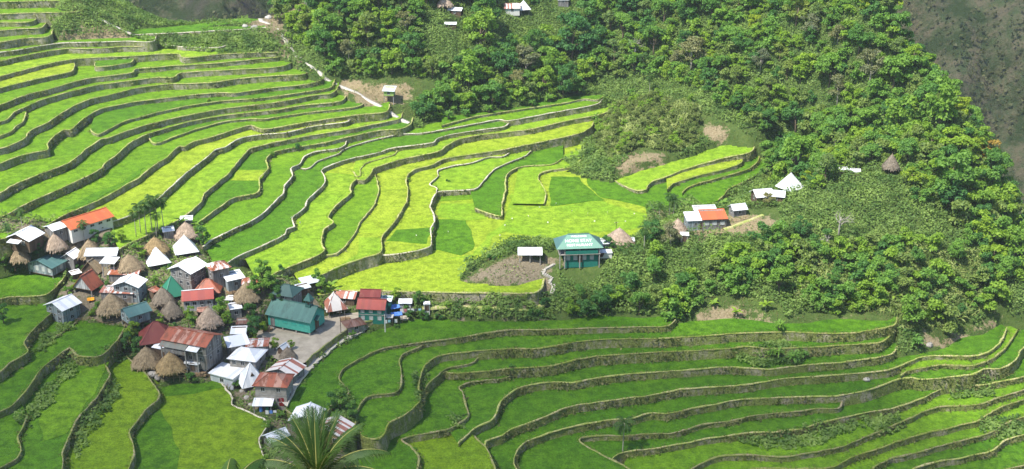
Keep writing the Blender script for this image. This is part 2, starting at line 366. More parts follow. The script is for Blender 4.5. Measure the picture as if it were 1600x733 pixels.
plate('A25', 8.9, 10.2, P('470,447 498,432 526,418.5 573,401.5 594,395.5 598,369 620.5,342 635.6,314 637.5,296 635,282 639,271 651,264 677,257 696,248 758,238 788,233.6 855,220 908,208 922,200 930,188'), rise=80, rice='Y', rim=RIM_TAN, close=P('930,176 700,215 590,250 560,340 440,392'))
plate('A26', 8.6, 8.2, P('580,398 592,399 620,397 650,392 673,385 673,359 680.5,340 673,322 683,294 672,288 684,276 685.5,266 707,259.5 735,255 764,245.5 785,245 797,238'), rise=60, rice='Y', close=P('797,215 620,250 575,380'), rim=RIM_PALE)
plate('A27', 7.9, 7.7, P('676,303 690,299 741,296 749,291.6 773,265 797,253.5 818,245 830,236'), close=P('830,215 680,255 660,290'), rice='B', rim=RIM_PALE)
plate('A28', 7.35, 7.1, P('742,326 775,337 784,338 785,318.5 791,296 791,277 801,266 818,260 861,257 880,248'), close=P('880,225 780,240 735,300'), rice='D', rim=RIM_TAN)
plate('A29', 6.9, 6.75, P('850,319 853,300 845,285 841,278 845,271 863,266 895,261 908,250'), close=P('905,235 810,262 800,318'), rice='B', rim=RIM_TAN)
plate('G0', 6.0, 6.0, P('470,464 500,462 527,456 560,454.5 640,456 720,457.5 800,458.5 835,458 846,452 850,436'), close=P('930,390 1010,372 1010,330 1060,250 900,200 640,200 480,430'), rice='Y', rim=RIM_TAN, deep=7)
# --- small terraces at the right
plate('R1', 7.0, 10.4, P('952,277 962,283 978,292 996,298 1010,296 1012,291 1020,284 1045,275 1068,265 1128,248 1172,238 1180,228'), close=P('1130,215 1000,240 950,262'), rice='B', up=2)
plate('R2', 6.7, 8.9, P('1042,296 1047,291 1052,287 1090,275 1156,256.5 1160,240'), close=P('1130,225 1040,262'), rice='Y', up=2, rim=RIM_GRN)
plate('R3', 6.4, 7.6, P('1066,302 1071,296 1083,289.5 1166,265.5 1183,254 1188,240'), close=P('1140,225 1060,275'), rice='D', up=2, rim=RIM_GRN)
plate('R4', 6.1, 6.5, P('1122,314 1131,305 1139,295.5 1166,282 1200,263.5 1205,249 1208,238'), close=P('1150,225 1060,270 1000,300 1010,330 1090,322'), rice='D', up=2, rim=RIM_GRN)
for p in PL[-4:]: p['xr'] = (38.0, 72.0)
# --- beside the village, bottom left
plate('V1', 10.2, 10.2, P('-60,470 -5,468 15,464 70,461 90,446 104,429 101,424'), close=P('60,418 -60,420'), rice='S', up=3, rim=RIM_TAN)
plate('V2', 7.9, 7.9, P('-60,600 -5,585 5,578 15,567 43,551 40,541 37,535 45,523.6 62,505 92,481 98,472'), close=P('60,450 -60,455'), rice='D', up=3, rim=RIM_LOW)
plate('V3a', 5.5, 5.5, P('72,534 81,531 120,503 124,494'), close=P('90,480 50,520'), rice='D', up=3, rim=RIM_LOW)
plate('V3', 5.0, 5.0, P('-60,665 -5,646 15,637 45,607 65,577 100,550 109,544 114,551 122,557 150,558 160,555 179,537 192,518 196,506'), close=P('150,480 60,480 -60,560'), rice='S', up=3, rim=RIM_LOW)
plate('V5L', 2.7, 2.7, P('-60,765 -5,735 25,717 32,700 28,685 37,667 42,650'), close=P('30,620 -60,640'), rice='S', up=3, rim=RIM_LOW)
plate('V4', 1.6, 1.6, P('94,770 96,740 98,722 100,705 105,690 120,657 150,622 172,587 169,575 162,565 158,550'), close=P('60,560 -60,640 -60,770'), rice='D', up=3, rim=RIM_LOW)
plate('V5', -.6, -.6, P('205,770 205,745 200,733 212,710 204,675 225,645 250,619 242,604 226,580 215,570 195,556 180,546 176,534'), close=P('130,550 60,690 60,770'), rice='O', up=3, rim=RIM_LOW)
plate('V6', -2.6, -2.6, P('422,770 420,740 415,718 406,689 419,660 400,649 363,632 364,623 350,602 344,594'), close=P('300,586 230,590 190,700 180,770'), rice='O', up=3, rim=RIM_PALE)
# --- lower right amphitheatre
plate('PZ', .15, .15, P('478,566 492,552 512,537 536,519 558,507 590,500'), close=P('592,492 560,488 520,492 470,500 425,505 398,520 396,545 430,560 455,572'), rice='plaza', up=4, rim=RIM_LOW, force=True, deep=3)
plate('PT', -1.35, -1.35, P('448,636 450,630 467,600 492,570 525,542 570,517 592,507 640,498'), close=P('640,490 590,495 540,515 500,545 476,570 455,600 440,628'), rice='path', up=4, rim=RIM_PALE, force=True, deep=3)
plate('D1', -1.8, -1.8, P('447,641 462,651 490,653 508,648 520,632 545,612 530,592 535,577 562,561 600,545 655,536 707,529 797,516 850,515.5 960,512 1046,509 1056,500'), close=P('1040,488 850,480 700,485 600,490 505,545 470,590 447,634'), rice='S', up=4, rim=RIM_LOW)
plate('D2', -2.6, -2.6, P('516,652 528,668 545,684 555,665 558,641 577,620 622,612 627.5,587 625,570 630,555 657,542 668,532'), close=P('640,515 540,540 512,600'), rice='S', up=4, rim=RIM_LOW)
plate('D3', -3.5, -3.5, P('556,668 572,684 592,686 604,674 607,661 635,647 656,627 655,600 662,575 669,567 687,556 725,550.5 800,545 840,545 902,534 970,529.5 1000,529.5 1090,526 1150,521 1225,519 1325,521 1396,508 1402,496'), close=P('1380,480 1000,490 650,510 520,560 545,640'), rice='S', up=4, rim=RIM_GRN)
plate('D4', -5.6, -5.6, P('652,622 662,612 670,600 685,586 700,575 737,568.5 752,556'), close=P('730,540 650,560 600,640'), rice='S', up=4, rim=RIM_LOW)
plate('D5', -6.2, -6.2, P('684,576 700,582.5 735,582.5 797,576 862,572 892,564 940,556 1040,550 1140,545 1168,541 1200,545 1250,543 1375,535 1390,524'), close=P('1380,490 900,500 690,540'), rice='S', up=4, rim=RIM_GRN)
plate('D6', -8.0, -8.0, P('648,770 650,745 655,715 642,697 627,687 640,682 697,672 720,660 732,648 728,630 722,612 717,605 735,597.5 797,588.5 803,575'), close=P('790,540 650,570 560,680 560,770'), rice='S', up=4, rim=RIM_LOW)
plate('D7', -8.9, -8.9, P('716,694 732,678 740,670 770,655 785,625 805,609 830,601 865,596.5 895,598 940,590 990,584 1090,577.5 1130,574 1200,577 1262,570 1325,565 1390,554 1402,542'), close=P('1380,500 900,520 700,600 692,660'), rice='S', up=4, rim=RIM_TAN)
plate('F', -9.7, -9.7, P('779,770 777,740 767,712 758,698 750,690 742,682'), close=P('725,670 660,676 610,690 600,770'), rice='O', up=4, rim=RIM_LOW)
plate('D8', -10.9, -10.9, P('777,770 775,740 765,712 758,697 760,690 785,681 797,672 830,660 860,648 890,636 945,627 1002,620 1065,609 1115,605 1177,600 1215,593 1325,585 1390,577.5 1435,559 1462,556 1522,556 1550,547 1568,528 1572,512'), close=P('1545,495 1300,500 900,540 700,640 640,770'), rice='S', up=4, rim=RIM_TAN)
plate('D8b', -12.0, -12.0, P('1408,588 1417,580 1430,577 1465,570.5 1520,571 1550,561 1572,543 1583,527 1590,515'), close=P('1560,500 1410,545'), rice='M', up=4, rim=RIM_GRN)
plate('D9', -13.0, -13.0, P('818,770 815,745 802,725 806,708 818,694 842,682.5 872,672.5 897,666 957,656 990,653 1020,645 1040,646 1090,637.5 1152,625 1215,621 1255,620 1320,617.5 1355,610 1400,594 1425,590 1437,593 1480,590 1520,585 1538,577 1562,577 1585,565 1600,543 1640,515'), close=P('1640,480 1400,520 900,560 720,690 700,770'), rice='S', up=4, rim=RIM_TAN)
plate('D10', -14.9, -14.9, P('1010,770 1000,745 984,733 930,705 905,687 934,681 976,681 1017,677 1049,677 1101,663.5 1143,658 1172,650 1224,644.5 1251,643 1283,638 1310,638 1318,626'), close=P('1320,590 1000,620 800,700 790,770'), rice='S', up=4, rim=RIM_LOW)
plate('D11', -16.2, -16.2, P('945,770 948,745 957,718 974,707 1036,699 1072,692 1110,685 1170,676 1210,675 1251,670 1294,658 1358,644.5 1407,635 1452,617.5 1487,603 1530,602 1572,595 1640,580'), close=P('1640,520 1400,570 900,660 900,770'), rice='S', up=4, rim=RIM_TAN)
plate('D12', -17.8, -17.8, P('1050,770 1075,738 1122,713.6 1172,711 1224,714 1304,701 1363.5,679 1385,670 1407,661 1466,636.5 1527,633 1560,622 1640,596'), close=P('1640,540 1400,600 1000,690 940,770'), rice='M', up=4, rim=RIM_LOW)
plate('D13', -19.2, -19.2, P('1100,770 1170,734 1250,733 1304,730 1331,714 1372,701 1439,679.5 1527,658 1560,639 1640,610'), close=P('1640,560 1400,630 1050,730 1020,770'), rice='M', up=4, rim=RIM_GRN)
plate('D14', -20.8, -20.8, P('1340,770 1358,742 1366,730 1390,717 1412,713 1495,690 1544,678 1575,660 1640,640'), close=P('1640,590 1400,660 1200,770'), rice='M', up=4, rim=RIM_LOW)
plate('D15', -22.3, -22.3, P('1400,770 1420,742 1428,733 1466,722 1546,706 1573,687.5 1640,668'), close=P('1640,620 1400,690 1300,770'), rice='S', up=4, rim=RIM_TAN)
plate('D16', -23.9, -23.9, P('1500,780 1560,738 1600,728 1660,712'), close=P('1660,650 1400,720 1350,780'), rice='S', up=4, rim=RIM_LOW)
plate('D17', -25.4, -25.4, P('560,860 900,850 1400,830 1700,770'), close=P('1700,680 1300,720 900,700 560,720'), rice='S', up=4, rim=RIM_LOW)

for p in PL:
    if p['name'] in ('A4c','A4d','A5','A6','A7b','A7','A8','A9','A10a','A10'): p['xr'] = (-175.0, -78.0)
def crom(Q, step=1.1):
    """Catmull-Rom through the points, resampled; a little natural waviness"""
    Q = np.asarray(Q, float); out = []
    E = np.vstack([2*Q[0]-Q[1], Q, 2*Q[-1]-Q[-2]])
    for i in range(1, len(E) - 2):
        p0, p1, p2, p3 = E[i-1], E[i], E[i+1], E[i+2]
        n = max(1, int(np.linalg.norm((p2 - p1)[:2]) / step))
        # centripetal-like: limit overshoot by scaling tangents
        L = np.linalg.norm((p2 - p1)[:2]) + 1e-6
        m1 = (p2 - p0) / (np.linalg.norm((p2 - p0)[:2]) + 1e-6) * L; m2 = (p3 - p1) / (np.linalg.norm((p3 - p1)[:2]) + 1e-6) * L
        for k in range(n):
            t = k / n; t2 = t*t; t3 = t2*t
            out.append((2*t3-3*t2+1)*p1 + (t3-2*t2+t)*m1*.8 + (-2*t3+3*t2)*p2 + (t3-t2)*m2*.8)
    out.append(Q[-1]); return np.array(out)
for p in PL:
    x0, x1 = p.pop('xr', (XL, XR)); s = (p['zr'] - p['zl']) / (x1 - x0)
    p['s'] = s; p['x0'] = x0; z0 = p['zl']
    uv = np.array(p['pts']); W = on_plane(uv[:, 0], uv[:, 1], z0, s, x0)
    lip = crom(W[:, :2])
    d = np.gradient(lip, axis=0); nrm = np.stack([d[:, 1], -d[:, 0]], 1); nrm /= np.linalg.norm(nrm, axis=1)[:, None] + 1e-9
    wig = (fbm(lip[:, 0]*.22, lip[:, 1]*.22, 5, 3) - .44) * .7 + (vnoise(lip[:, 0]*.9, lip[:, 1]*.9, 6) - .5) * .25
    lip = lip + nrm * wig[:, None]
    p['lip'] = lip; p['nrm'] = nrm
    if p['close'] is None:
        (ul, vl), (ur, vr) = p['pts'][0], p['pts'][-1]; r = p['rise']
        c = [(ur, vr - r), (-60, min(vr - r, vl - r))]
        if ul > -50: c = [c[0], (min(ul, ur - 60) - 60, min(vr, vl) - 60), (ul - 30, vl - 52)]
    else: c = p['close']
    c = np.array(c); C = on_plane(c[:, 0], c[:, 1], z0, s, x0)[:, :2]
    p['poly'] = np.vstack([lip, C]); p['cpoly'] = np.vstack([lip[::3], C])
def pz(p, x): return p['zl'] + p['s'] * (np.asarray(x) - p['x0'])
def top_plate(x, y):
    """height and index of the highest plate over each point (-1e9, -1 where none)"""
    z = np.full(x.shape, -1e9); k = np.full(x.shape, -1)
    for i, p in enumerate(PL):
        m = inpoly(x, y, p['cpoly'])
        if m.any():
            zz = pz(p, x); b = m & (zz > z); z[b] = zz[b]; k[b] = i
    return z, k

NATF = P3 = '''405,30,44 430,60,39 455,92,33 490,122,28 520,140,24 560,165,20.5 600,182,16.5 645,198,14.8 700,190,14.5 790,175,14.2 880,160,14.4 915,152,14.8
945,165,13.5 955,178,12.5 925,206,10.5 905,224,9 935,250,8 905,258,7.2 882,264,7 908,276,6.6 955,274,9 1000,257,9.8 1075,243,10 1130,228,10 1175,238,9.4 1206,246,7
1207,268,6.4 1186,286,5.6 1142,306,5.6 1118,318,6.2 1090,317,6.9 1040,327,6.9 1008,338,6.8 1000,372,6.6 965,386,6.6 930,388,6.8 880,388,6.6 840,386,6.4 760,405,6.1 722,424,6.1 716,444,6 800,449,6 850,457,5.6
870,490,-1.2 865,502,-1.6 1050,507,-1.8 1070,513,-2 1200,516,-2.6 1230,505,-3.2 1330,505,-3.3 1398,504,-3.6 1402,548,-8 1420,548,-9 1500,545,-10.4 1545,522,-11 1562,505,-11 1610,505,-11 1750,500,-20'''
def poly3(s):
    a = np.array([[float(t) for t in q.split(',')] for q in s.split()]); a[:, 2] = [fz(t) for t in a[:, 2]]; return on_plane(a[:, 0], a[:, 1], a[:, 2])[:, :2]
_nat = np.vstack([poly3(NATF), [(300, 300), (300, 600), (-124, 600), (-124, 452)]])
_vil = poly3('''-60,370,17.5 20,364,18 90,362,18.2 100,372,18 150,356,18.6 178,353,18 190,388,16 255,364,15.5 290,345,15.8 303,352,15 318,346,14.6 322,388,13 342,424,12 356,417,11.6 400,442,10 432,430,10 470,448,8 500,438,8
530,458,5.7 560,457,5.6 800,461,5.4 860,465,4 872,500,-1.6 700,500,-1.7 650,497,-1.5 600,512,-1.4 560,528,-1.6 520,550,-1.6 490,580,-1.8 465,612,-2.2 450,642,-3 500,640,-3 504,668,-3.5 546,690,-4 560,780,-8 400,780,-7
421,720,-4.8 407,690,-4.6 420,659,-4 366,633,-3.2 349,601,-2.5 250,603,-2.5 226,578,-.8 186,546,.8 195,516,4 122,502,5.4 92,482,7.6 102,470,9 72,462,9.8 106,430,10.1 96,422,10.6 40,424,10.6 -60,432,10.3''')
_bank = poly3('122,0,46.5 160,24,45.5 203,48,42.2 300,47,41.2 420,40,41.2 446,72,37 348,68,38 250,60,40.4 150,61,41.3 90,63,41.6 74,46,43 66,32,45 58,24,46.3')
# ------------------------------------------------------------------ natural ground: control heights
CT = '''
20,372,20 110,357,19.2 90,372,18.6 40,387,17.2 60,402,15.2 160,400,14 250,395,13.6 290,355,14.6 330,388,12.4 360,417,11 405,440,9.2
480,452,6.5 250,412,12.3 210,430,11.5 170,430,11.5 130,440,11 110,420,12 60,424,12 100,440,10 100,490,7.6 170,490,7.2
230,470,9 300,450,9.5 350,450,9 370,475,6.6 310,475,7.3 260,500,5.6 200,515,4.6 246,530,3.6 330,510,4.4 300,560,1.3
240,575,.4 280,590,-.8 350,590,-1.2 390,570,-.1 440,580,-.9 430,620,-2.2 380,630,-3.3 410,645,-3.8 440,690,-5.4 560,700,-7.2 560,740,-8.4 540,720,-7.2 520,690,-5.6
480,660,-4.8 505,645,-4 420,540,0 470,540,0 530,525,0 440,560,-.1 400,530,.4 460,512,0 500,505,.2 580,497,.4 640,485,1 600,472,2.8
540,480,1.5 520,462,3.6 450,470,2.3 420,482,2.4 500,560,-1.6 470,590,-2 455,620,-2.8
700,478,2.2 750,482,.5 700,497,-1.4 850,491,-1.2 820,484,.2 640,500,-1.6
738,433,6.6 760,416,8.3 790,407,9.6 830,403,9.8 790,425,8 800,441,6.4 850,426,8.2 866,400,9.8 900,402,9.6 945,400,9.4 930,388,7.8 850,440,8 864,450,6 878,460,4.2 885,440,6.6 720,441,5.6
900,432,5 900,470,0 900,500,-1.9 1000,402,8.6 968,384,8.4 1000,440,4.6 1000,500,-2 1060,362,11 1105,352,12.6 1150,332,13.6 1200,310,15
1235,293,16.8 1200,400,9 1105,420,5 1105,490,-2.4 1105,455,1.5 1300,270,19 1390,262,22 1330,268,20 1300,400,6.6 1300,490,-2.6 1250,505,-3.2 1390,502,-3.6
1400,525,-6 1450,540,-9.5 1400,400,7 1500,400,5 1590,420,0 1500,300,16.5 1550,252,19.5 1500,520,-10 1550,518,-11 1590,520,-11.5 1500,460,-2 1400,460,0 1300,450,1
1230,255,9.5 1208,270,5.0 1190,292,4.8 1144,314,5.2 1112,322,6.6 1085,320,7.8 1050,330,7.8 1020,340,7.4 1020,350,7
410,38,42 450,105,33.5 500,130,26.6 560,152,22.6 610,155,21.6 640,190,16.2 470,95,35 500,60,40 500,10,48 540,150,24
700,182,14.6 700,120,26 700,60,37 700,15,45 700,-40,55 900,152,14.6 900,80,27 900,10,41 900,-40,52
800,172,14.4 930,170,13.2 940,215,10 905,250,8 960,262,9 1040,250,10 1040,200,15 1000,165,18 1075,240,10.8 1130,228,11.2
1100,100,30 1100,10,48 1200,200,19 1200,100,36 1200,10,52 1300,200,22 1300,100,40 1300,10,57 1400,200,26 1400,100,44 1400,10,60
1450,100,45.5 1500,170,33.5 1530,215,26
140,15,46 150,57,41.6 250,59,40 348,66,37.8 300,58,39.3 400,66,37.8 200,58,40.8 100,60,42 120,60,41.5 80,50,43 440,73,37 60,30,46'''
CTRL = []
for q in CT.split():
    u, v, z = (float(a) for a in q.split(',')); z = fz(z); w = on_plane(u, v, z); CTRL.append((w[0], w[1], z))
CTRL += [(134,376,30),(150,376,0),(131,402,26),(146,402,-4),(119,432,38),(136,432,4),(150,336,-3),(165,345,-20),(205,330,-40),(190,470,-25),(260,560,-170),(300,450,-150),(215,520,-120),(300,600,-190),(170,560,-80),(240,500,-120),(200,440,-70),(260,380,-110),(118,470,28),(165,500,-20),(230,270,-45),(215,300,-40),
         (-110,488,24),(-126,480,27),(-112,474,31),(-110,520,10),(-60,520,50),(0,520,66),(80,520,66),(-168,482,50),(-200,480,66),(-240,420,50),(-240,330,26),(-230,240,8),
         (-178,492,52),(60,505,60),(0,560,70),(-110,560,0),
         (0,0,127),(0,30,112),(0,58,89),(-60,58,89),(60,58,89),(0,110,48),(-70,110,48),(80,110,45),(-70,165,8),(0,165,0),(90,170,-8),
         (0,205,-20),(-75,196,-6),(-110,185,0),(-150,190,6),(100,225,-30),(160,235,-34),(220,220,-40),(150,100,45),(-150,100,50),(160,0,118),(-160,0,118),(0,-40,132)]
NCT = len(CTRL)
# thick rows that stay below the plates of the open terraces
for p in PL:
    if p['name'][0] in 'ADF' and p['name'] not in ('A4c',):
        for k in range(10, len(p['lip']) - 10, 26):
            q = p['lip'][k] - p['nrm'][k] * 1.5; u, v = project(np.array([q[0], q[1], pz(p, q[0])]))
            if 0 < u < 1600: CTRL.append((q[0], q[1], float(pz(p, q[0])) - 3.2))
AUTO = []
for p in PL:
    dz = {'G0': 2.0, 'A17': 1.0, 'V6': .6}.get(p['name'], 1.2)
    for k in range(0, len(p['lip']), 7):
        q = p['lip'][k] + p['nrm'][k] * 1.6; z = float(pz(p, q[0])) - dz
        u, v = project(np.array([q[0], q[1], z]))
        if -80 < u < 1680 and -40 < v < 760: AUTO.append((q[0], q[1], z))
AUTO = np.array(AUTO)
_tz, _tk = top_plate(AUTO[:, 0], AUTO[:, 1])
_na = inpoly(AUTO[:, 0], AUTO[:, 1], _nat) | inpoly(AUTO[:, 0], AUTO[:, 1], _vil) | inpoly(AUTO[:, 0], AUTO[:, 1], _bank)
AUTO = AUTO[_na & (_tz < AUTO[:, 2] - .3)]
CTRL = [c for i, c in enumerate(CTRL) if ((AUTO[:, 0]-c[0])**2 + (AUTO[:, 1]-c[1])**2).min() > (20 if i < NCT else 90)] + [tuple(a) for a in AUTO]
CTRL = np.array(CTRL)
# drop controls that sit almost on top of one another
keep = []
for i, c in enumerate(CTRL):
    if all((c[0]-CTRL[j][0])**2 + (c[1]-CTRL[j][1])**2 > 4 for j in keep): keep.append(i)
CTRL = CTRL[keep]
def _tps(r2): return r2 * np.log(r2 + 1e-9) * .5
_C = CTRL[:, :2] / 100; _n = len(_C)
_r2 = ((_C[:, None] - _C[None]) ** 2).sum(-1)
_A = np.zeros((_n+3, _n+3)); _A[:_n, :_n] = _tps(_r2) + np.eye(_n) * 9e-4; _A[:_n, _n] = 1; _A[:_n, _n+1:] = _C; _A[_n, :_n] = 1; _A[_n+1:, :_n] = _C.T
_w = np.linalg.solve(_A, np.concatenate([CTRL[:, 2], np.zeros(3)]))
def H(x, y):
    x = np.asarray(x, float); sh = x.shape; q = np.stack([x.ravel(), np.asarray(y, float).ravel()], 1) / 100; out = np.empty(len(q))
    for i in range(0, len(q), 6000):
        c = q[i:i+6000]; r2 = ((c[:, None] - _C[None]) ** 2).sum(-1)
        out[i:i+6000] = _tps(r2) @ _w[:_n] + _w[_n] + c @ _w[_n+1:]
    return out.reshape(sh)
def natural(x, y): return inpoly(x, y, _nat) | inpoly(x, y, _vil) | inpoly(x, y, _bank)
def surf(x, y):
    """height of the visible ground, and whether it is natural ground"""
    x = np.asarray(x, float); y = np.asarray(y, float); h = H(x, y); tz, k = top_plate(x, y); nt = natural(x, y)
    forced = np.isin(k, [i for i, p in enumerate(PL) if p['force']])
    z = np.where((nt & ~forced) | (k < 0), h, tz); up = (tz > z) & (k >= 0); z = np.where(up, tz, z)
    return z, (nt | (k < 0)) & ~forced & ~up
def hit(u, v):
    """first point of the ground seen at pixel (u, v)"""
    d = ray(u, v); t = np.arange(180, 620, .4); Q = d[None] * t[:, None]; z = CAMZ + Q[:, 2]
    g, _ = surf(Q[:, 0], Q[:, 1]); b = np.nonzero(z <= g)[0]
    i = b[0] if len(b) else len(t) - 1
    return Vector((Q[i, 0], Q[i, 1], float(g[i])))

# soil: bare ground painted by what the place has there (0 grass .. 1 bare earth), and its tone
SOIL = [
 ('718,442 735,428 760,410 800,400 870,395 960,385 950,404 905,412 868,412 860,440 870,462 845,470 800,455 760,452', .72, .3),
 ('508,124 545,127 590,130 628,128 645,140 640,156 610,163 575,166 540,148', .9, .85),
 ('955,246 1000,236 1050,243 1090,240 1060,252 962,275 950,264', .8, .8),
 ('1102,190 1140,200 1172,232 1135,230 1100,214', .85, .75),
 ('1095,478 1150,470 1205,486 1222,512 1080,512 1075,500', .7, .7),
 ('1235,497 1390,494 1400,506 1235,508', .7, .7),
 ('1505,540 1560,470 1575,500 1550,545', 1, .95),
 ('1440,520 1520,515 1545,545 1400,552', .7, .7),
 ('70,62 130,38 190,42 210,62 100,72', .85, .85),
 ('395,10 470,-5 480,20 425,60 380,48', .7, .6),
 ('420,40 436,40 480,110 520,150 500,150 440,90', .8, .6),
 ('1010,325 1060,330 1160,330 1230,340 1180,365 1060,380 1010,370', .6, .8),
 ('1160,345 1210,335 1200,360 1170,372', .9, .85),
 ('1240,350 1270,340 1290,380 1250,385', .4, .7),
]
# ------------------------------------------------------------------ ground sheet
st = 1.5
gx = np.arange(-264, 300.1, st); gy = np.arange(-45, 600.1, st)
GX, GY = np.meshgrid(gx, gy); GH = H(GX, GY)
TZ, TK = top_plate(GX, GY); NT = natural(GX, GY)
FORCED = np.isin(TK, [i for i, p in enumerate(PL) if p['force']])
low = (TK >= 0) & (~NT | FORCED)
GZ = np.where(low, np.minimum(GH, TZ - 3.0), GH)
GZ = GZ + np.where(low, 0, (fbm(GX*.12, GY*.12, 3, 4) - .47) * 1.5)
U, V_ = project(np.stack([GX, GY, GZ], -1))
soil = np.zeros(GX.shape); tone = np.full(GX.shape, .6)
vil = inpoly(GX, GY, _vil) & ~low
soil[vil] = .62; tone[vil] = .25
wob = (fbm(GX*.2, GY*.2, 9, 3) - .45) * 22
for s, a, t in SOIL:
    m = inpoly(U + wob, V_ + wob * .6, P(s)) & ~low
    soil[m] = a; tone[m] = t
far_ok = (GY > 150)
soil[~far_ok] = 0
def blur(a, k=2):
    for _ in range(k):
        q = np.pad(a, 1, 'edge'); a = (q[:-2, 1:-1] + q[2:, 1:-1] + q[1:-1, :-2] + q[1:-1, 2:] + q[1:-1, 1:-1]) / 5
    return a
soil = blur(soil, 3); tone = blur(tone, 3)
ny, nx = GX.shape; idx = np.arange(ny * nx).reshape(ny, nx)
F = np.stack([idx[:-1, :-1], idx[:-1, 1:], idx[1:, 1:], idx[1:, :-1]], -1).reshape(-1, 4)
def ground_mat():
    m, nt, b = new_mat('hillside ground', .95, .05)
    at = nt.nodes.new('ShaderNodeAttribute'); at.attribute_name = 'soil'; at2 = nt.nodes.new('ShaderNodeAttribute'); at2.attribute_name = 'tone'
    n = noise(nt, .35, 6, .7, kind='W'); f = noise(nt, 2.2, 5, .7, kind='W'); l = noise(nt, .09, 3, .6, kind='W')
    grass = mix(nt, ramp(nt, [(.3, (0,0,0)), (.7, (1,1,1))], n), (.045,.085,.02), (.10,.15,.035))
    grass = mix(nt, ramp(nt, [(.5, (0,0,0)), (.7, (.6,.6,.6))], f), grass, (.15,.15,.06))
    dry = mix(nt, ramp(nt, [(.3, (0,0,0)), (.7, (1,1,1))], f), (.22,.165,.085), (.42,.345,.20))
    grey = mix(nt, ramp(nt, [(.3, (0,0,0)), (.7, (1,1,1))], f), (.09,.08,.06), (.24,.21,.165))
    earth = mix(nt, at2.outputs['Fac'], grey, dry)
    ad = N(nt, 'ShaderNodeMath', operation='ADD'); nt.links.new(at.outputs['Fac'], ad.inputs[0])
    sb = N(nt, 'ShaderNodeMath', operation='SUBTRACT'); nt.links.new(n, sb.inputs[0]); sb.inputs[1].default_value = .5
    ml = N(nt, 'ShaderNodeMath', operation='MULTIPLY'); nt.links.new(sb.outputs[0], ml.inputs[0]); ml.inputs[1].default_value = 1.9; nt.links.new(ml.outputs[0], ad.inputs[1])
    k = ramp(nt, [(.42, (0,0,0)), (.58, (1,1,1))], ad.outputs[0])
    nt.links.new(mix(nt, k, grass, earth), b.inputs['Base Color']); bump(nt, b, f, 1.0, .6); return m
g = mesh_np('ground', np.stack([GX, GY, GZ], -1), F, ground_mat(), smooth=True); tag(g, kind='structure')
for nm, arr in (('soil', soil), ('tone', tone)):
    a = g.data.attributes.new(nm, 'FLOAT', 'POINT'); a.data.foreach_set('value', arr.astype(np.float32).ravel())

# ------------------------------------------------------------------ rice fields, terrace walls and rims
PLAZA = simple('packed earth and concrete', (.34,.30,.235), .95, .1, .22, .5, .3)
PATHM = simple('concrete path', (.46,.43,.37), .9, .1, .15, .8)
WALLPTS = []; RIMPTS = []
for p in PL:
    poly = p['poly']; n = len(poly); z = pz(p, poly[:, 0])
    me = bpy.data.meshes.new('rice_field'); me.from_pydata([(a, b_, c) for (a, b_), c in zip(poly, z)], [], [tuple(range(n))[::-1] if False else tuple(range(n))])
    nm = {'plaza': 'plaza_ground', 'path': 'village_path'}.get(p['rice'], 'rice_field')
    me.materials.append({'plaza': PLAZA, 'path': PATHM}.get(p['rice']) or RICE[p['rice']]); me.update()
    o = bpy.data.objects.new(nm, me); COL.objects.link(o); tag(o, kind='structure', group='rice fields of the terraces' if nm == 'rice_field' else None)
    if me.polygons[0].normal.z < 0: me.flip_normals()
    lip = p['lip']; nr = p['nrm']; lz = pz(p, lip[:, 0]); m = len(lip); dp = p['deep']
    rows = [(.0, .06), (.16, .02), (.32, -.02), (.5, 0), (.72, 0), (1, 0)]
    Vv = []
    for j, (t, off) in enumerate(rows):
        jit = (fbm(lip[:, 0]*.9 + j*7, lip[:, 1]*.9, 11 + j, 3) - .45) * .7 * (1 if j else .3)
        o_ = t * dp * .10 + jit
        q = lip + nr * o_[:, None]
        Vv.append(np.stack([q[:, 0], q[:, 1], lz - t * dp + (.0 if j else .05)], 1))
    Vv = np.array(Vv); r = len(rows); ii = np.arange(r * m).reshape(r, m)
    Fw = np.stack([ii[:-1, :-1], ii[1:, :-1], ii[1:, 1:], ii[:-1, 1:]], -1).reshape(-1, 4)
    up = p['up'] in (1, 2)
    w = mesh_np('terrace_wall', Vv, Fw, p['wall'] or (WALL_UP if up else WALL_LO), smooth=False); tag(w, kind='structure', group='retaining walls of the terraces')
    # raised rim along the lip
    hw = p['rw'] * (.25 + .9 * vnoise(lip[:, 0]*.35, lip[:, 1]*.35, 4)); hgt = .08 + .18 * vnoise(lip[:, 0]*.5, lip[:, 1]*.5, 8)
    prof = [(-1.0, -.1), (-.75, .75), (0, 1), (.28, .7), (.38, -.6)]
    Rr = []
    for a, hh in prof:
        q = lip + nr * (a * hw)[:, None]; Rr.append(np.stack([q[:, 0], q[:, 1], lz + hh * hgt], 1))
    Rr = np.array(Rr); ii = np.arange(len(prof) * m).reshape(len(prof), m)
    Fr = np.stack([ii[:-1, :-1], ii[1:, :-1], ii[1:, 1:], ii[:-1, 1:]], -1).reshape(-1, 4)
    mesh_np('rim', Rr, Fr, p['rim'] or (RIM_TAN if up else RIM_LOW), parent=w, smooth=True)
    u, v = project(np.stack([lip[:, 0], lip[:, 1], lz], 1)); vis = (u > -20) & (u < 1620) & (v > -20) & (v < 760)
    WALLPTS.append((lip[vis], nr[vis], lz[vis], p['up'], p['name']))
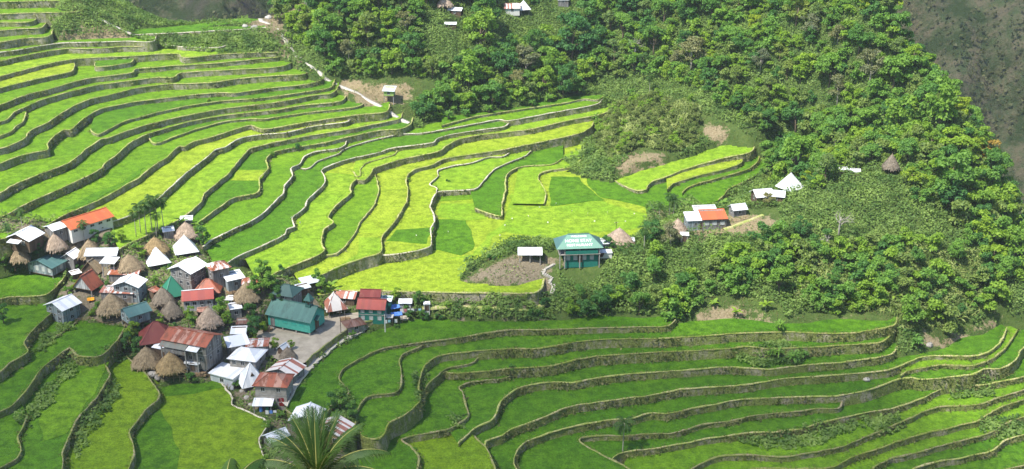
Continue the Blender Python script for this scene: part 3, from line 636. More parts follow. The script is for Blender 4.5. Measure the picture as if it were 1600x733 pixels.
# fields of another crop on the same level: low sheets just above it
BYN = {p['name']: p for p in PL}
NPATCH = [0]
def patch(on, pts, rice):
    NPATCH[0] += 1; ex = .03 + .008 * (NPATCH[0] % 12)
    p = BYN[on]; q = np.array(P(pts)); W = on_plane(q[:, 0], q[:, 1], p['zl'] + ex, p['s'], p['x0'])[:, :2]
    W = np.vstack([W, W[:1]]); E = np.vstack([np.linspace(a, b, max(2, int(np.linalg.norm(b - a) / 1.5)), endpoint=False) for a, b in zip(W[:-1], W[1:])]); E = E + np.stack([(vnoise(E[:, 0]*.25, E[:, 1]*.25, 61) - .5), (vnoise(E[:, 0]*.25, E[:, 1]*.25, 62) - .5)], 1) * 1.2; z = pz(p, E[:, 0]) + ex
    n = len(E); c = E.mean(0); V = [(a, b, h) for (a, b), h in zip(E, z)] + [(a, b, h - .4) for (a, b), h in zip(E, z)]
    me = bpy.data.meshes.new('rice_field'); me.from_pydata(V, [], [tuple(range(n))] + [(i, i+n, (i+1) % n + n, (i+1) % n) for i in range(n)])
    me.materials.append(RICE[rice]); me.update(); o = bpy.data.objects.new('rice_field', me); COL.objects.link(o); tag(o, kind='structure', group='rice fields of the terraces')
patch('A24', '512,262 540,253 560,249 553,272 512,270', 'Y')
patch('A25', '560,372 596,371 594,394 573,400 530,416 505,427 560,398', 'B')
patch('A19', '370,265 415,266 404,282 362,281', 'Y')
patch('A19', '386,251 414,251 416,262 380,263', 'D')
patch('A24', '466,327 500,296 511,272 545,273 546,291 522,320 510,338 500,370 496,374 460,371 462,358 458,342', 'B')
patch('A26', '636,357 676,354 671,372 668,380 622,378 604,377 618,358', 'D')
patch('A28', '752,316 783,317 783,334 770,333 746,324', 'D')
patch('G0', '676,342 727,342 738,362 741,390 720,398 680,390', 'D')
patch('G0', '688,318 738,318 762,342 726,344 684,339', 'B')
patch('G0', '690,303 738,301 738,312 688,314', 'M')
patch('G0', '860,276 905,277 915,292 945,312 862,322 856,295', 'D')
patch('G0', '918,276 958,278 1000,303 1040,305 1120,310 1060,325 1018,326 940,308 918,292', 'D')
patch('G0', '900,326 945,314 960,328 920,334', 'D')
patch('G0', '690,405 735,400 760,395 770,372 790,362 850,372 1000,356 1010,335 950,318 940,312 880,322 820,322 800,300 795,318 790,345 760,370 740,396', 'B')
patch('V6', '246,606 300,592 340,593 352,606 300,616 256,620', 'S')
patch('V6', '212,712 205,690 226,648 252,640 270,680 280,706 276,740 210,745', 'S')
patch('V4', '170,565 160,590 130,640 106,676 70,690 60,640 100,590', 'M')
patch('D6', '590,684 628,690 650,700 645,728 600,735 580,700', 'S')
patch('A16', '96,330 128,312 150,300 188,286 214,268 226,262 214,276 198,286 156,309 118,326', 'D')
# ------------------------------------------------------------------ sky, sun, cloud, far hills
SUN_EL, SUN_AZ = R_(58), R_(-128)      # azimuth from +Y towards +X
sd = Vector((math.sin(SUN_AZ) * math.cos(SUN_EL), math.cos(SUN_AZ) * math.cos(SUN_EL), math.sin(SUN_EL)))
W = bpy.data.worlds.new('World'); SC.world = W; W.use_nodes = True
nt = W.node_tree; bg = nt.nodes['Background']; sk = nt.nodes.new('ShaderNodeTexSky'); sk.sky_type = 'NISHITA'
sk.sun_disc = False; sk.sun_elevation = SUN_EL; sk.sun_rotation = SUN_AZ; sk.altitude = 1100; sk.dust_density = 2.0
nt.links.new(sk.outputs[0], bg.inputs[0]); bg.inputs[1].default_value = .15
sl = bpy.data.lights.new('sun', 'SUN'); sl.energy = 4.9; sl.angle = R_(.5); sl.color = (1, .955, .88)
so = bpy.data.objects.new('sun', sl); COL.objects.link(so); so.rotation_euler = sd.to_track_quat('Z', 'Y').to_euler(); so.location = (0, 0, 400)
SC.view_settings.view_transform = 'Standard'; SC.view_settings.look = 'None'; SC.view_settings.exposure = 0.8; SC.view_settings.gamma = 1
SC.render.engine = 'CYCLES'
SC.cycles.max_bounces = 6; SC.cycles.diffuse_bounces = 4; SC.cycles.transparent_max_bounces = 6; SC.cycles.use_denoising = True
try: SC.cycles.denoiser = 'OPENIMAGEDENOISE'
except Exception: pass
SC.cycles.caustics_reflective = False; SC.cycles.caustics_refractive = False

def cloud(ground_poly, alt, zref=0.0, thick=90, trans=.55):
    """a flat-bottomed cloud high over the valley; ground_poly is the outline of the shade it throws"""
    G = np.array(ground_poly, float); off = np.array([sd.x, sd.y]) * ((alt - zref) / sd.z)
    G = G + off; lo = G.min(0) - 40; hi = G.max(0) + 40; s = 9.0
    X, Y = np.meshgrid(np.arange(lo[0], hi[0], s), np.arange(lo[1], hi[1], s))
    wx = X + (fbm(X*.012, Y*.012, 21, 4) - .47) * 90; wy = Y + (fbm(X*.012, Y*.012, 31, 4) - .47) * 90
    ins = inpoly(wx, wy, G)
    ny, nx = X.shape; ids = -np.ones(X.shape, int)
    # depth inside the outline by repeated erosion
    dep = np.zeros(X.shape); cur = ins.copy()
    for k in range(12):
        dep += cur
        c2 = cur.copy(); c2[1:] &= cur[:-1]; c2[:-1] &= cur[1:]; c2[:, 1:] &= cur[:, :-1]; c2[:, :-1] &= cur[:, 1:]; cur = c2
    th = np.sqrt(dep / 12) * thick * (.5 + fbm(X*.02, Y*.02, 41, 4)) * ins
    V = []; Fc = []
    top = np.stack([X, Y, alt + th], -1).reshape(-1, 3); bot = np.stack([X, Y, alt - th * .18], -1).reshape(-1, 3)
    n = ny * nx; idx = np.arange(n).reshape(ny, nx)
    q = np.stack([idx[:-1, :-1], idx[:-1, 1:], idx[1:, 1:], idx[1:, :-1]], -1).reshape(-1, 4)
    keepq = ins.ravel()[q].any(1); q = q[keepq]
    m, nt, b = new_mat('cloud vapour', 1, 0); b.inputs['Base Color'].default_value = (.9, .9, .92, 1)
    tr = nt.nodes.new('ShaderNodeBsdfTransparent'); ms = nt.nodes.new('ShaderNodeMixShader'); ms.inputs[0].default_value = 1 - trans
    nt.links.new(tr.outputs[0], ms.inputs[1]); nt.links.new(b.outputs[0], ms.inputs[2]); nt.links.new(ms.outputs[0], nt.nodes['Material Output'].inputs['Surface'])
    o = mesh_np('cloud', np.vstack([top, bot]), np.vstack([q, q[:, ::-1] + n]), m, smooth=True); tag(o, kind='structure'); return o
cloud(poly3('-400,438,8 -60,432,8 60,436,10 110,448,9 180,444,10 250,470,8 330,470,8 420,466,6 520,459,4 640,458,5 780,462,4 860,452,5 930,440,4 985,470,1 1060,500,-2 1150,505,-3 1240,545,-7 1330,620,-13 1400,700,-20 1500,800,-26 900,1000,-26 0,1000,0 -500,900,0'), 1500, trans=.66)
cloud([(-420, 520), (-120, 540), (-60, 620), (150, 560), (200, 440), (330, 380), (600, 600), (600, 1100), (-420, 1100)], 1500, trans=.72)

def far_hills():
    s = 7.0
    X, T = np.meshgrid(np.arange(-560, 900, s), np.arange(0, 1, .012))
    base = 640 + 30 * np.sin(X * .008) - .12 * np.clip(X, 0, 400)
    ridge = fbm(X*.012, T*2.2, 51, 5); gul = np.abs(vnoise(X*.017 + T*.8, T*1.1, 52) - .5) * 2
    Y = base + T * 240 + (ridge - .47) * 90 - (1 - np.clip(gul*3, 0, 1)) * -45
    gx_ = np.exp(-((X - 232 - T*20) / 12) ** 2); Y = Y + gx_ * 75
    Z = -150 + T * 300 + (fbm(X*.04, T*9, 55, 4) - .47) * 40
    ny, nx = X.shape; i = np.arange(ny*nx).reshape(ny, nx)
    q = np.stack([i[:-1, :-1], i[:-1, 1:], i[1:, 1:], i[1:, :-1]], -1).reshape(-1, 4)
    m, nt, b = new_mat('far hillside', .95, .05)
    n = noise(nt, .012, 5, .65, kind='W'); f = noise(nt, .12, 6, .75, kind='W'); f2 = noise(nt, .035, 5, .7, kind='W')
    col = mix(nt, ramp(nt, [(.40, (0,0,0)), (.58, (1,1,1))], f), (.095,.135,.055), (.19,.17,.10))
    col = mix(nt, ramp(nt, [(.47, (0,0,0)), (.58, (1,1,1))], f2), col, (.055,.085,.03))
    col = mix(nt, ramp(nt, [(.56, (0,0,0)), (.7, (1,1,1))], n), col, (.11,.10,.075))
    nt.links.new(col, b.inputs['Base Color']); bump(nt, b, f, 1.0, 6)
    o = mesh_np('far_hills', np.stack([X, Y, Z], -1), q, m, smooth=True); tag(o, kind='structure')
    return X, Y, Z
FHX, FHY, FHZ = far_hills()

hz_lo = float(GZ.min()) - 1.0
m = bpy.data.materials.new('thin haze'); m.use_nodes = True; nt = m.node_tree; nt.nodes.remove(nt.nodes['Principled BSDF'])
pv = nt.nodes.new('ShaderNodeVolumePrincipled'); pv.inputs['Color'].default_value = (.86, .92, 1, 1); pv.inputs['Density'].default_value = .0001; pv.inputs['Anisotropy'].default_value = .2
nt.links.new(pv.outputs[0], nt.nodes['Material Output'].inputs['Volume'])
hb = MB(); hb.box(-720, 1060, -120, 1150, min(hz_lo, -190), 210); hz = hb.build('haze', m); tag(hz, kind='stuff')
# ------------------------------------------------------------------ vegetation
def leaf_quads(c, d, n, L, Wd):
    """rhombic leaves: centre c, long axis d, normal n, length L, width Wd (all arrays) -> V, F"""
    d = d / (np.linalg.norm(d, axis=1)[:, None] + 1e-9); s = np.cross(d, n); s /= np.linalg.norm(s, axis=1)[:, None] + 1e-9
    nn = np.cross(s, d); L = np.broadcast_to(L, (len(c),))[:, None]; Wd = np.broadcast_to(Wd, (len(c),))[:, None]
    V = np.stack([c - d * L * .5, c + s * Wd * .5 + nn * L * .06, c + d * L * .5 - nn * L * .12, c - s * Wd * .5 + nn * L * .06], 1)
    F = np.arange(len(c) * 4).reshape(-1, 4); return V.reshape(-1, 3), F
def crown_np(r, R, Hc, base, clumps=16, per=110, ls=.62, flat=.75, droop=.3, spread=1.0):
    """leaf clumps through an uneven crown of radius R from height base to base + Hc"""
    C = []; D = []; Nn = []
    cl = []
    for i in range(clumps):
        a = r.uniform(0, 2*math.pi); t = r.uniform(0, 1); rad = R * spread * math.sqrt(r.uniform(.05, 1)) * (1 - .55 * abs(t - .42) / .58)
        cl.append((rad * math.cos(a), rad * math.sin(a), base + Hc * t, R * r.uniform(.26, .46)))
    for (x, y, z, cr) in cl:
        k = int(per * (cr / (R * .36)) ** 1.5); q = r.normal(size=(k, 3)); q /= np.linalg.norm(q, axis=1)[:, None]
        q[:, 2] = np.where(q[:, 2] < -.35, -q[:, 2], q[:, 2])
        rr = cr * r.uniform(.55, 1.08, k)[:, None]; p = q * rr * np.array([1, 1, flat]) + np.array([x, y, z])
        d = r.normal(size=(k, 3)) * .7 + q * .8; d[:, 2] -= droop
        C.append(p); D.append(d); Nn.append(q + r.normal(size=(k, 3)) * .45 + np.array([0, 0, .5]))
    C = np.vstack(C); D = np.vstack(D); Nn = np.vstack(Nn); k = len(C)
    V, F = leaf_quads(C, D, Nn, r.uniform(.7, 1.4, k) * ls, r.uniform(.45, .8, k) * ls); return V, F, cl
def tree_proto(kind, seed, R, Ht, leaf, bark, clumps=16, per=110, ls=.62, base=.3, flat=.75, droop=.3):
    r = np.random.default_rng(seed); root = empty(kind, (0, 0, -500))
    V, F, cl = crown_np(r, R, Ht * (1 - base), Ht * base, clumps, per, ls, flat, droop)
    mesh_np('crown', V, F, leaf, parent=root)
    t = MB(); lean = r.uniform(-.4, .4, 2); top = Vector((lean[0], lean[1], Ht * .62)); w = .05 + Ht * .018
    t.tube([(0, 0, -1.2), (lean[0]*.3, lean[1]*.3, Ht*.25), top], [w*1.3, w, w*.5], 7)
    for (x, y, z, cr) in cl[:7]:
        s = r.uniform(.3, .6); a = Vector((lean[0]*s, lean[1]*s, Ht*.62*s + Ht*.06)); e = Vector((x, y, z)); mid = (a + e) / 2 + Vector((0, 0, -.25))
        t.tube([a, mid, e], [w*.5, w*.35, w*.14], 5)
    t.build('trunk', bark, root, True); return root
def long_leaf(base, az, up, L, Wd, r, seg=4, curl=1.1):
    """an arching strap leaf as a strip, returned as quads"""
    V = []; d = np.array([math.cos(az), math.sin(az)]); s = np.array([-d[1], d[0], 0]); p = np.array(base, float); ang = up
    for i in range(seg + 1):
        w = Wd * (.35 + 1.0 * math.sin(math.pi * min(.98, (i + .35) / (seg + .5))) ** .8) * .5
        V += [p - s * w, p + s * w]
        p = p + np.array([d[0]*math.cos(ang), d[1]*math.cos(ang), math.sin(ang)]) * L / seg; ang -= curl / seg * 2
    return V
def strap_plant(kind, seed, n, L, Wd, leaf, stem_h=.6, stems=1, spread=.3, up=(.7, 1.4), curl=1.0, bark=None):
    r = np.random.default_rng(seed); root = empty(kind, (0, 0, -500)); V = []; F = []
    t = MB()
    for sidx in range(stems):
        ox, oy = (r.normal(size=2) * spread) if stems > 1 else (0, 0); h = stem_h * r.uniform(.6, 1.2)
        t.tube([(ox*.6, oy*.6, -.6), (ox, oy, h)], [.12, .08], 5)
        for i in range(n):
            b = len(V); v = long_leaf((ox, oy, h * r.uniform(.75, 1)), r.uniform(0, 2*math.pi), r.uniform(*up), L * r.uniform(.7, 1.15), Wd * r.uniform(.8, 1.2), r, 4, curl * r.uniform(.7, 1.3))
            V += v; F += [(b+2*j, b+2*j+1, b+2*j+3, b+2*j+2) for j in range(4)]
    mesh_np('leaves', np.array(V), F, leaf, parent=root); t.build('stem', bark or BARK, root, True); return root
def palm_proto(kind, seed, Ht, nfr, L, leaf, lw=.9, trunk=.1, bark=BARKP, up=(.1, 1.2), pin=26, lean=.3):
    """slender feather palm: ringed trunk, arching fronds with leaflets"""
    r = np.random.default_rng(seed); root = empty(kind, (0, 0, -500)); V = []; F = []
    tx, ty = r.uniform(-lean, lean, 2); top = np.array([tx, ty, Ht])
    for i in range(nfr):
        az = 2*math.pi * (i + r.uniform(-.3, .3)) / nfr * 2.4; ang = up[0] + (up[1]-up[0]) * (i / max(1, nfr-1)); p = top.copy(); d = np.array([math.cos(az), math.sin(az)]); s = np.array([-d[1], d[0], 0.]); LL = L * r.uniform(.85, 1.1)
        for j in range(pin):
            t = j / pin; step = np.array([d[0]*math.cos(ang), d[1]*math.cos(ang), math.sin(ang)]); p = p + step * LL / pin; ang -= 1.7 / pin
            if t < .08: continue
            w = lw * math.sin(math.pi * min(1, .12 + .86*t)) ** .7; 
            for sg in (-1, 1):
                tip = p + s * sg * w + step * w * .55 + np.array([0, 0, -w * r.uniform(.35, .8)]); b = len(V); k = step * LL / pin * 1.0
                V += [p - k*.5, p + k*.5, tip + k*.12, tip - k*.12]; F.append((b, b+1, b+2, b+3))
    mesh_np('fronds', np.array(V), F, leaf, parent=root)
    t = MB(); t.tube([(0, 0, -1), (tx*.3, ty*.3, Ht*.4), (tx*.8, ty*.8, Ht*.85), tuple(top)], [trunk*1.4, trunk, trunk*.9, trunk*.9], 7); t.build('trunk', bark, root, True); return root
def dead_proto(kind, seed, Ht, bark=BARKP):
    r = np.random.default_rng(seed); root = empty(kind, (0, 0, -500)); t = MB()
    t.tube([(0,0,-1),(.1,.1,Ht*.4),(.3,0,Ht*.7)], [.28,.2,.1], 6)
    def br(p, d, L, w, n):
        e = p + d * L; t.tube([p, (p+e)/2 + Vector(r.normal(size=3)*.1*L), e], [w, w*.7, w*.35], 5)
        if n:
            for i in range(3):
                q = (d + Vector(r.normal(size=3) * .6) + Vector((0,0,.15))).normalized(); br(p + d * L * r.uniform(.5, 1), q, L*.62, w*.5, n-1)
    for i in range(7):
        z = Ht * r.uniform(.3, .7); a = r.uniform(0, 2*math.pi); br(Vector((0,0,z)), Vector((math.cos(a), math.sin(a), r.uniform(.4, 1.1))).normalized(), Ht*.3, .09, 2)
    t.build('branches', bark, root, True); return root
def bush_proto(kind, seed, R, leaf, clumps=7, per=70, ls=.42):
    r = np.random.default_rng(seed); root = empty(kind, (0, 0, -500)); V, F, cl = crown_np(r, R, R*1.1, .15*R, clumps, per, ls, .8, .2)
    mesh_np('foliage', V, F, leaf, parent=root); t = MB()
    for (x, y, z, cr) in cl[:5]: t.tube([(0,0,-.5),(x*.5,y*.5,z*.55),(x,y,z)], [.07,.05,.02], 5)
    t.build('stem', BARK, root, True); return root

PROTO = {
 'dense_dark': [tree_proto('forest_tree', 100+i, 3.3, 7.5, LEAF['dark'], BARK, 17, 115, .62) for i in range(3)],
 'green': [tree_proto('forest_tree', 110+i, 3.1, 7.0, LEAF['mid'], BARK, 16, 110, .62) for i in range(3)],
 'bright': [tree_proto('forest_tree', 120+i, 2.9, 6.5, LEAF['bright'], BARK, 15, 105, .6) for i in range(2)],
 'yellow': [tree_proto('forest_tree', 130+i, 2.5, 5.5, LEAF['yellow'], BARK, 13, 95, .55) for i in range(2)],
 'olive': [tree_proto('forest_tree', 140+i, 3.0, 6.5, LEAF['olive'], BARK, 15, 90, .55) for i in range(2)],
 'grey': [tree_proto('forest_tree', 150+i, 3.2, 7.0, LEAF['grey'], BARKP, 15, 95, .5) for i in range(2)],
 'rust': [tree_proto('forest_tree', 160, 2.2, 4.5, LEAF['rust'], BARK, 10, 80, .55)],
 'gold': [tree_proto('flowering_tree', 165, 2.6, 7.5, LEAF['gold'], BARK, 12, 95, .5)],
 'village': [tree_proto('village_tree', 170+i, 2.3, 7.2, LEAF['mid' if i else 'dark'], BARK, 15, 100, .5, .22) for i in range(2)],
 'villageb': [tree_proto('village_tree', 175, 2.1, 6.5, LEAF['bright'], BARK, 13, 95, .5, .22)],
 'bush': [bush_proto('shrub', 180+i, 1.5, LEAF[k]) for i, k in enumerate(('mid', 'dark', 'bright'))],
 'cane': [strap_plant('cane_clump', 190+i, 8, 2.4, .34, LEAF['cane'], 1.8, 8, .9) for i in range(2)],
 'banana': [strap_plant('banana_plant', 195+i, 8, 2.8, .75, LEAF['bright'], 2.2, 1, .3, (.5, 1.35), .9, BARKP) for i in range(2)],
 'dracaena': [strap_plant('pandan_tree', 198, 26, 1.7, .22, LEAF['mid'], 2.6, 3, .7, (-.2, 1.4), .7)],
 'areca': [palm_proto('areca_palm', 200+i, 7.8, 13, 2.2, LEAF['palm'], .75, .10, up=(-.6, 1.3), pin=12) for i in range(3)],
 'sapling': [palm_proto('feather_palm', 205, 2.6, 9, 2.2, LEAF['coco'], .6, .14, up=(.0, 1.3), pin=14)],
 'cocosmall': [palm_proto('coconut_palm', 206, 5.0, 14, 3.4, LEAF['coco'], .75, .17, up=(-.3, 1.35), pin=22)],
 'dead': [dead_proto('bare_tree', 210, 7.5), dead_proto('bare_tree', 211, 6)],
}
USED = set()
def put(kind, x, y, z, s=1.0, rz=None, label=None, cat='tree', group=None, name=None, sz=None):
    pr = random.choice(PROTO[kind])
    if pr.name not in USED: USED.add(pr.name); o = pr
    else: o = copy_tree(pr)
    o.location = (x, y, z - .1); o.rotation_euler = (0, 0, random.uniform(0, 6.28) if rz is None else rz); o.scale = (s, s, (sz or s))
    tag(o, label, cat, group)
    if name: o.name = name
    return o
def drop_unused():
    for ls in PROTO.values():
        for pr in ls:
            if pr.name not in USED:
                for ch in list(pr.children): bpy.data.objects.remove(ch)
                bpy.data.objects.remove(pr)
# ------------------------------------------------------------------ buildings
VIS = np.maximum(np.where(low, TZ, GZ), TZ)
def vis(x, y):
    fx = (np.asarray(x) - gx[0]) / st; fy = (np.asarray(y) - gy[0]) / st
    ix = np.clip(fx.astype(int), 0, len(gx) - 2); iy = np.clip(fy.astype(int), 0, len(gy) - 2); a = fx - ix; b = fy - iy
    return (VIS[iy, ix]*(1-a) + VIS[iy, ix+1]*a)*(1-b) + (VIS[iy+1, ix]*(1-a) + VIS[iy+1, ix+1]*a)*b
def hit(u, v):
    d = ray(u, v); t = np.arange(180, 640, .3); Q = d[None] * t[:, None]; z = CAMZ + Q[:, 2]
    b = np.nonzero(z <= vis(Q[:, 0], Q[:, 1]))[0]; i = b[0] if len(b) else len(t) - 1
    return Vector((Q[i, 0], Q[i, 1], z[i]))
FOOT = []       # (x, y, radius) of everything built
def base(name, u, v, yaw, label, cat, r, z=0, group=None):
    p = hit(u, v); FOOT.append((p.x, p.y, r)); o = empty(name, (p.x, p.y, p.z + z), R_(yaw)); tag(o, label, cat, group); return o
_WC = {}
def window(root, pos, side, w=.85, h=.85, pane=None, frame=None):
    """window frame with its pane set in it; side 0 front(-y) 1 +x 2 back 3 -x"""
    key = (w, h, pane.name if pane else '', frame.name if frame else '')
    if key not in _WC:
        f = MB(); t = .09
        f.box(-w/2-t, w/2+t, -.06, .03, h/2, h/2+t).box(-w/2-t, w/2+t, -.09, .03, -h/2-t, -h/2).box(-w/2-t, -w/2, -.06, .03, -h/2, h/2).box(w/2, w/2+t, -.06, .03, -h/2, h/2).box(-.02, .02, -.05, .03, -h/2, h/2)
        p = MB(); p.box(-w/2, w/2, -.025, .02, -h/2, h/2)
        _WC[key] = (f.mesh('window', frame or LTW), p.mesh('pane', pane or PANE))
    a, b = _WC[key]; o = bpy.data.objects.new('window', a); COL.objects.link(o); o.parent = root; o.location = pos; o.rotation_euler = (0, 0, side * math.pi / 2)
    q = bpy.data.objects.new('pane', b); COL.objects.link(q); q.parent = o; return o
def door(root, pos, side, mat, w=.9, h=1.9):
    f = MB(); f.box(-w/2, w/2, -.05, .03, 0, h).box(-w/2-.1, -w/2-.003, -.08, .03, 0, h).box(w/2+.003, w/2+.1, -.08, .03, 0, h).box(-w/2-.1, w/2+.1, -.08, .03, h+.003, h+.1)
    o = f.build('door', mat, root); o.location = pos; o.rotation_euler = (0, 0, side * math.pi / 2); return o
def slab(m, quad, t):
    """a thick sheet under a quad or triangle of points"""
    q = [Vector(p) for p in quad]; n = (q[1]-q[0]).cross(q[2]-q[0]).normalized() * t; k = len(q)
    return m.poly(q + [p - n for p in q], [tuple(range(k)), tuple(range(2*k-1, k-1, -1))] + [(i, i+k, (i+1) % k + k, (i+1) % k) for i in range(k)])
def roof(root, kind, L, W, H, rh, ov, mat, cap=None):
    m = MB(); l = L/2 + ov; w = W/2 + ov; t = .09; dz = -ov * rh / (W/2) if kind != 'flat' else 0; c = MB()
    if kind == 'gable':
        A = [(-l,-w,H+dz),(l,-w,H+dz),(l,0,H+rh),(-l,0,H+rh)]; B = [(-l,0,H+rh),(l,0,H+rh),(l,w,H+dz),(-l,w,H+dz)]
        slab(m, A, t); slab(m, B, t); c.bar((-l,0,H+rh+.04),(l,0,H+rh+.04),.3,.1)
    elif kind in ('hip', 'pyr'):
        rl = max(0, (L - W) / 2) if kind == 'hip' else 0
        if kind == 'hip' and L - W < .6: rl = L * .14
        e = [(-l,-w,H+dz),(l,-w,H+dz),(l,w,H+dz),(-l,w,H+dz)]; r1 = (-rl,0,H+rh); r2 = (rl,0,H+rh)
        if rl: F_ = [(e[0],e[1],r2,r1),(e[1],e[2],r2),(e[2],e[3],r1,r2),(e[3],e[0],r1)]
        else: F_ = [(e[0],e[1],r1),(e[1],e[2],r1),(e[2],e[3],r1),(e[3],e[0],r1)]
        for q in F_: slab(m, q, t)
        for a, b in ((e[0],r1),(e[1],r2),(e[2],r2),(e[3],r1)): c.bar(Vector(a)+Vector((0,0,.04)), Vector(b)+Vector((0,0,.04)), .2, .08)
        if rl: c.bar((-rl,0,H+rh+.05),(rl,0,H+rh+.05),.24,.1)
    elif kind == 'shed':
        slab(m, [(-l,-w,H),(l,-w,H),(l,w,H+rh),(-l,w,H+rh)], t); c.box(-l,l,w-.04,w+.06,H+rh-.16,H+rh+.04)
    else:
        slab(m, [(-l,-w,H),(l,-w,H),(l,w,H+rh),(-l,w,H+rh)], .12); c.box(-l-.03,l+.03,-w-.05,-w+.0,H-.2,H+.03)
    o = m.build('roof', mat, root); c.build('ridge_cap' if kind != 'flat' else 'fascia', cap or mat, o); return o
def house(label, u, v, yaw, L, W, H, kind, roofm, wallm, rh=1.2, ov=.45, stilt=0, wins=(1,1,0,1), dr=None, drm=None, name='house', cat='house', wz=None, pane=None, frame=None, open_=False, storeys=1, z=0, postm=None, ww=.85, wh=.85, cap=None):
    k = 1.04 if v > 530 else .97
    if u < 700: L *= k; W *= k; rh *= k
    root = base(name, u, v, yaw, label, cat, max(L, W) * .55 + .3, z)
    l = L/2; w = W/2; z0 = stilt if stilt else -1.2
    if not open_:
        m = MB(); m.box(-l, l, -w, w, z0, H)
        if kind == 'gable':
            m.poly([(-l,-w,H),(-l,w,H),(-l,0,H+rh-.03),(l,-w,H),(l,w,H),(l,0,H+rh-.03)], [(0,2,1),(3,4,5),(0,3,5,2),(1,2,5,4)])
        elif kind in ('shed', 'flat') and rh:
            m.poly([(-l,-w,H),(-l,w,H),(-l,w,H+rh*.93),(l,-w,H),(l,w,H),(l,w,H+rh*.93)], [(0,2,1),(3,4,5),(1,2,5,4),(0,3,5,2)])
        m.build('wall', wallm, root)
        sides = ((-w, L), (l, W), (w, L), (-l, W)); lev = [wz] if wz else ([stilt + (H - stilt) * .55] if storeys == 1 else [H * .27, H * .76])
        for s, n in enumerate(wins):
            if not n: continue
            span = L if s in (0, 2) else W
            for zz in lev:
                for i in range(n):
                    t = (i + .5) / n * span - span / 2
                    pos = {0: (t, -w, zz), 1: (l, t, zz), 2: (-t, w, zz), 3: (-l, -t, zz)}[s]
                    window(root, pos, s, ww, wh, pane, frame)
        if storeys == 2:
            b = MB(); b.box(-l-.06, l+.06, -w-.06, w+.06, H*.5-.08, H*.5+.08); b.build('floor_band', POSTM, root)
        if dr is not None:
            s, t = dr; pos = {0: (t, -w, stilt), 1: (l, t, stilt), 3: (-l, -t, stilt)}[s]; door(root, pos, s, drm or WOOD)
    if stilt or open_:
        top = H + (0 if not stilt else 0) if open_ else stilt
        for ix in (-1, 1):
            for iy in (-1, 1):
                p = MB(); p.box(ix*(l-.12)-.11, ix*(l-.12)+.11, iy*(w-.12)-.11, iy*(w-.12)+.11, -1.4, (H + (rh if kind in ('shed',) and iy > 0 else 0) - .02) if open_ else stilt)
                p.build('post', postm or POSTM, root)
        if stilt and not open_:
            b = MB(); b.box(-l-.04, l+.04, -w-.04, w+.04, stilt-.18, stilt-.003); b.build('floor_beam', WOOD, root)
    roof(root, kind, L, W, H, rh, ov, roofm, cap); return root
def thatch_hut(label, u, v, r, h, mat, yaw=20, eave=1.5, seed=0, cat='hut', skew=.0, cabin=True):
    """native hut: four posts, a timber cabin and a steep pyramid of thatch rounded at the corners"""
    r *= .97
    root = base('thatched_hut', u, v, yaw, label, cat, r * 1.0); rr = np.random.default_rng(seed + 900)
    n = 36; rings = 11; V = []; F = []
    for j in range(rings):
        t = j / (rings - 1); rad = r * (1 - t) ** .93 + .10; zz = eave + h * t - .12 * r * (1 - t) ** 6
        for k in range(n):
            a = 2 * math.pi * k / n; sq = 1 / max(abs(math.cos(a)), abs(math.sin(a))); f = (sq ** .55) * .92
            jit = 1 + rr.normal() * .025 + (.03 if j % 2 else 0)
            V.append((rad * f * math.cos(a) * jit, rad * f * math.sin(a) * jit * (1 - skew), zz + rr.normal() * .06 - (rr.uniform(0, .22) if j == 0 else 0)))
    for j in range(rings - 1):
        for k in range(n): F.append((j*n+k, j*n+(k+1) % n, (j+1)*n+(k+1) % n, (j+1)*n+k))
    b = len(V)
    for k in range(n): x, y, zz = V[k]; V.append((x * .93, y * .93, zz + .16))
    for k in range(n): x, y, zz = V[k]; V.append((x * .3, y * .3, zz + h * .45))
    for k in range(n):
        F.append((k, b+k, b+(k+1) % n, (k+1) % n)); F.append((b+k, b+n+k, b+n+(k+1) % n, b+(k+1) % n))
    for q in range(700):     # loose straw lying down the slope
        t = rr.uniform(.0, .93); a = rr.uniform(0, 2*math.pi); rad = r * (1 - t) ** .93 + .12; f = ((1 / max(abs(math.cos(a)), abs(math.sin(a)))) ** .55) * .92
        p = np.array([rad*f*math.cos(a), rad*f*math.sin(a), eave + h*t - .12*r*(1-t)**6 + .03]); o_ = np.array([math.cos(a), math.sin(a), 0.]); dn = o_ * r * .6 + np.array([0, 0, -h * .62]); dn /= np.linalg.norm(dn)
        sd_ = np.array([-o_[1], o_[0], 0.]) * rr.uniform(.06, .13); ln = rr.uniform(.35, .8); up_ = (o_ * .5 + np.array([0, 0, .5])) * rr.uniform(.03, .16); kx = len(V)
        V += [tuple(p - sd_), tuple(p + sd_), tuple(p + dn*ln + sd_*.5 + up_), tuple(p + dn*ln - sd_*.5 + up_)]; F.append((kx, kx+1, kx+2, kx+3))
    tp = len(V); V.append((0, 0, eave + h + .12))
    me = bpy.data.meshes.new('thatch_roof'); me.from_pydata(V, [], F + [((rings-1)*n+k, (rings-1)*n+(k+1) % n, tp) for k in range(n)]); me.materials.append(mat)
    me.polygons.foreach_set('use_smooth', [True] * len(me.polygons)); me.update(); o = bpy.data.objects.new('thatch_roof', me); COL.objects.link(o); o.parent = root
    tuft = MB(); tuft.tube([(0,0,eave+h-.15),(0.03,0,eave+h+.15),(.06,0,eave+h+.42)],[.2,.13,.03],6); tuft.build('ridge_tuft', mat, o)
    q = r * .52
    for ix in (-1, 1):
        for iy in (-1, 1):
            p = MB(); p.tube([(ix*q, iy*q, -1.2), (ix*q, iy*q, eave + .5)], [.13, .11], 7); p.build('post', WOOD, root)
    if cabin:
        c = MB(); c.box(-q-.12, q+.12, -q-.12, q+.12, eave - .35, eave + h * .32); c.build('cabin', WOOD, root)
    return root
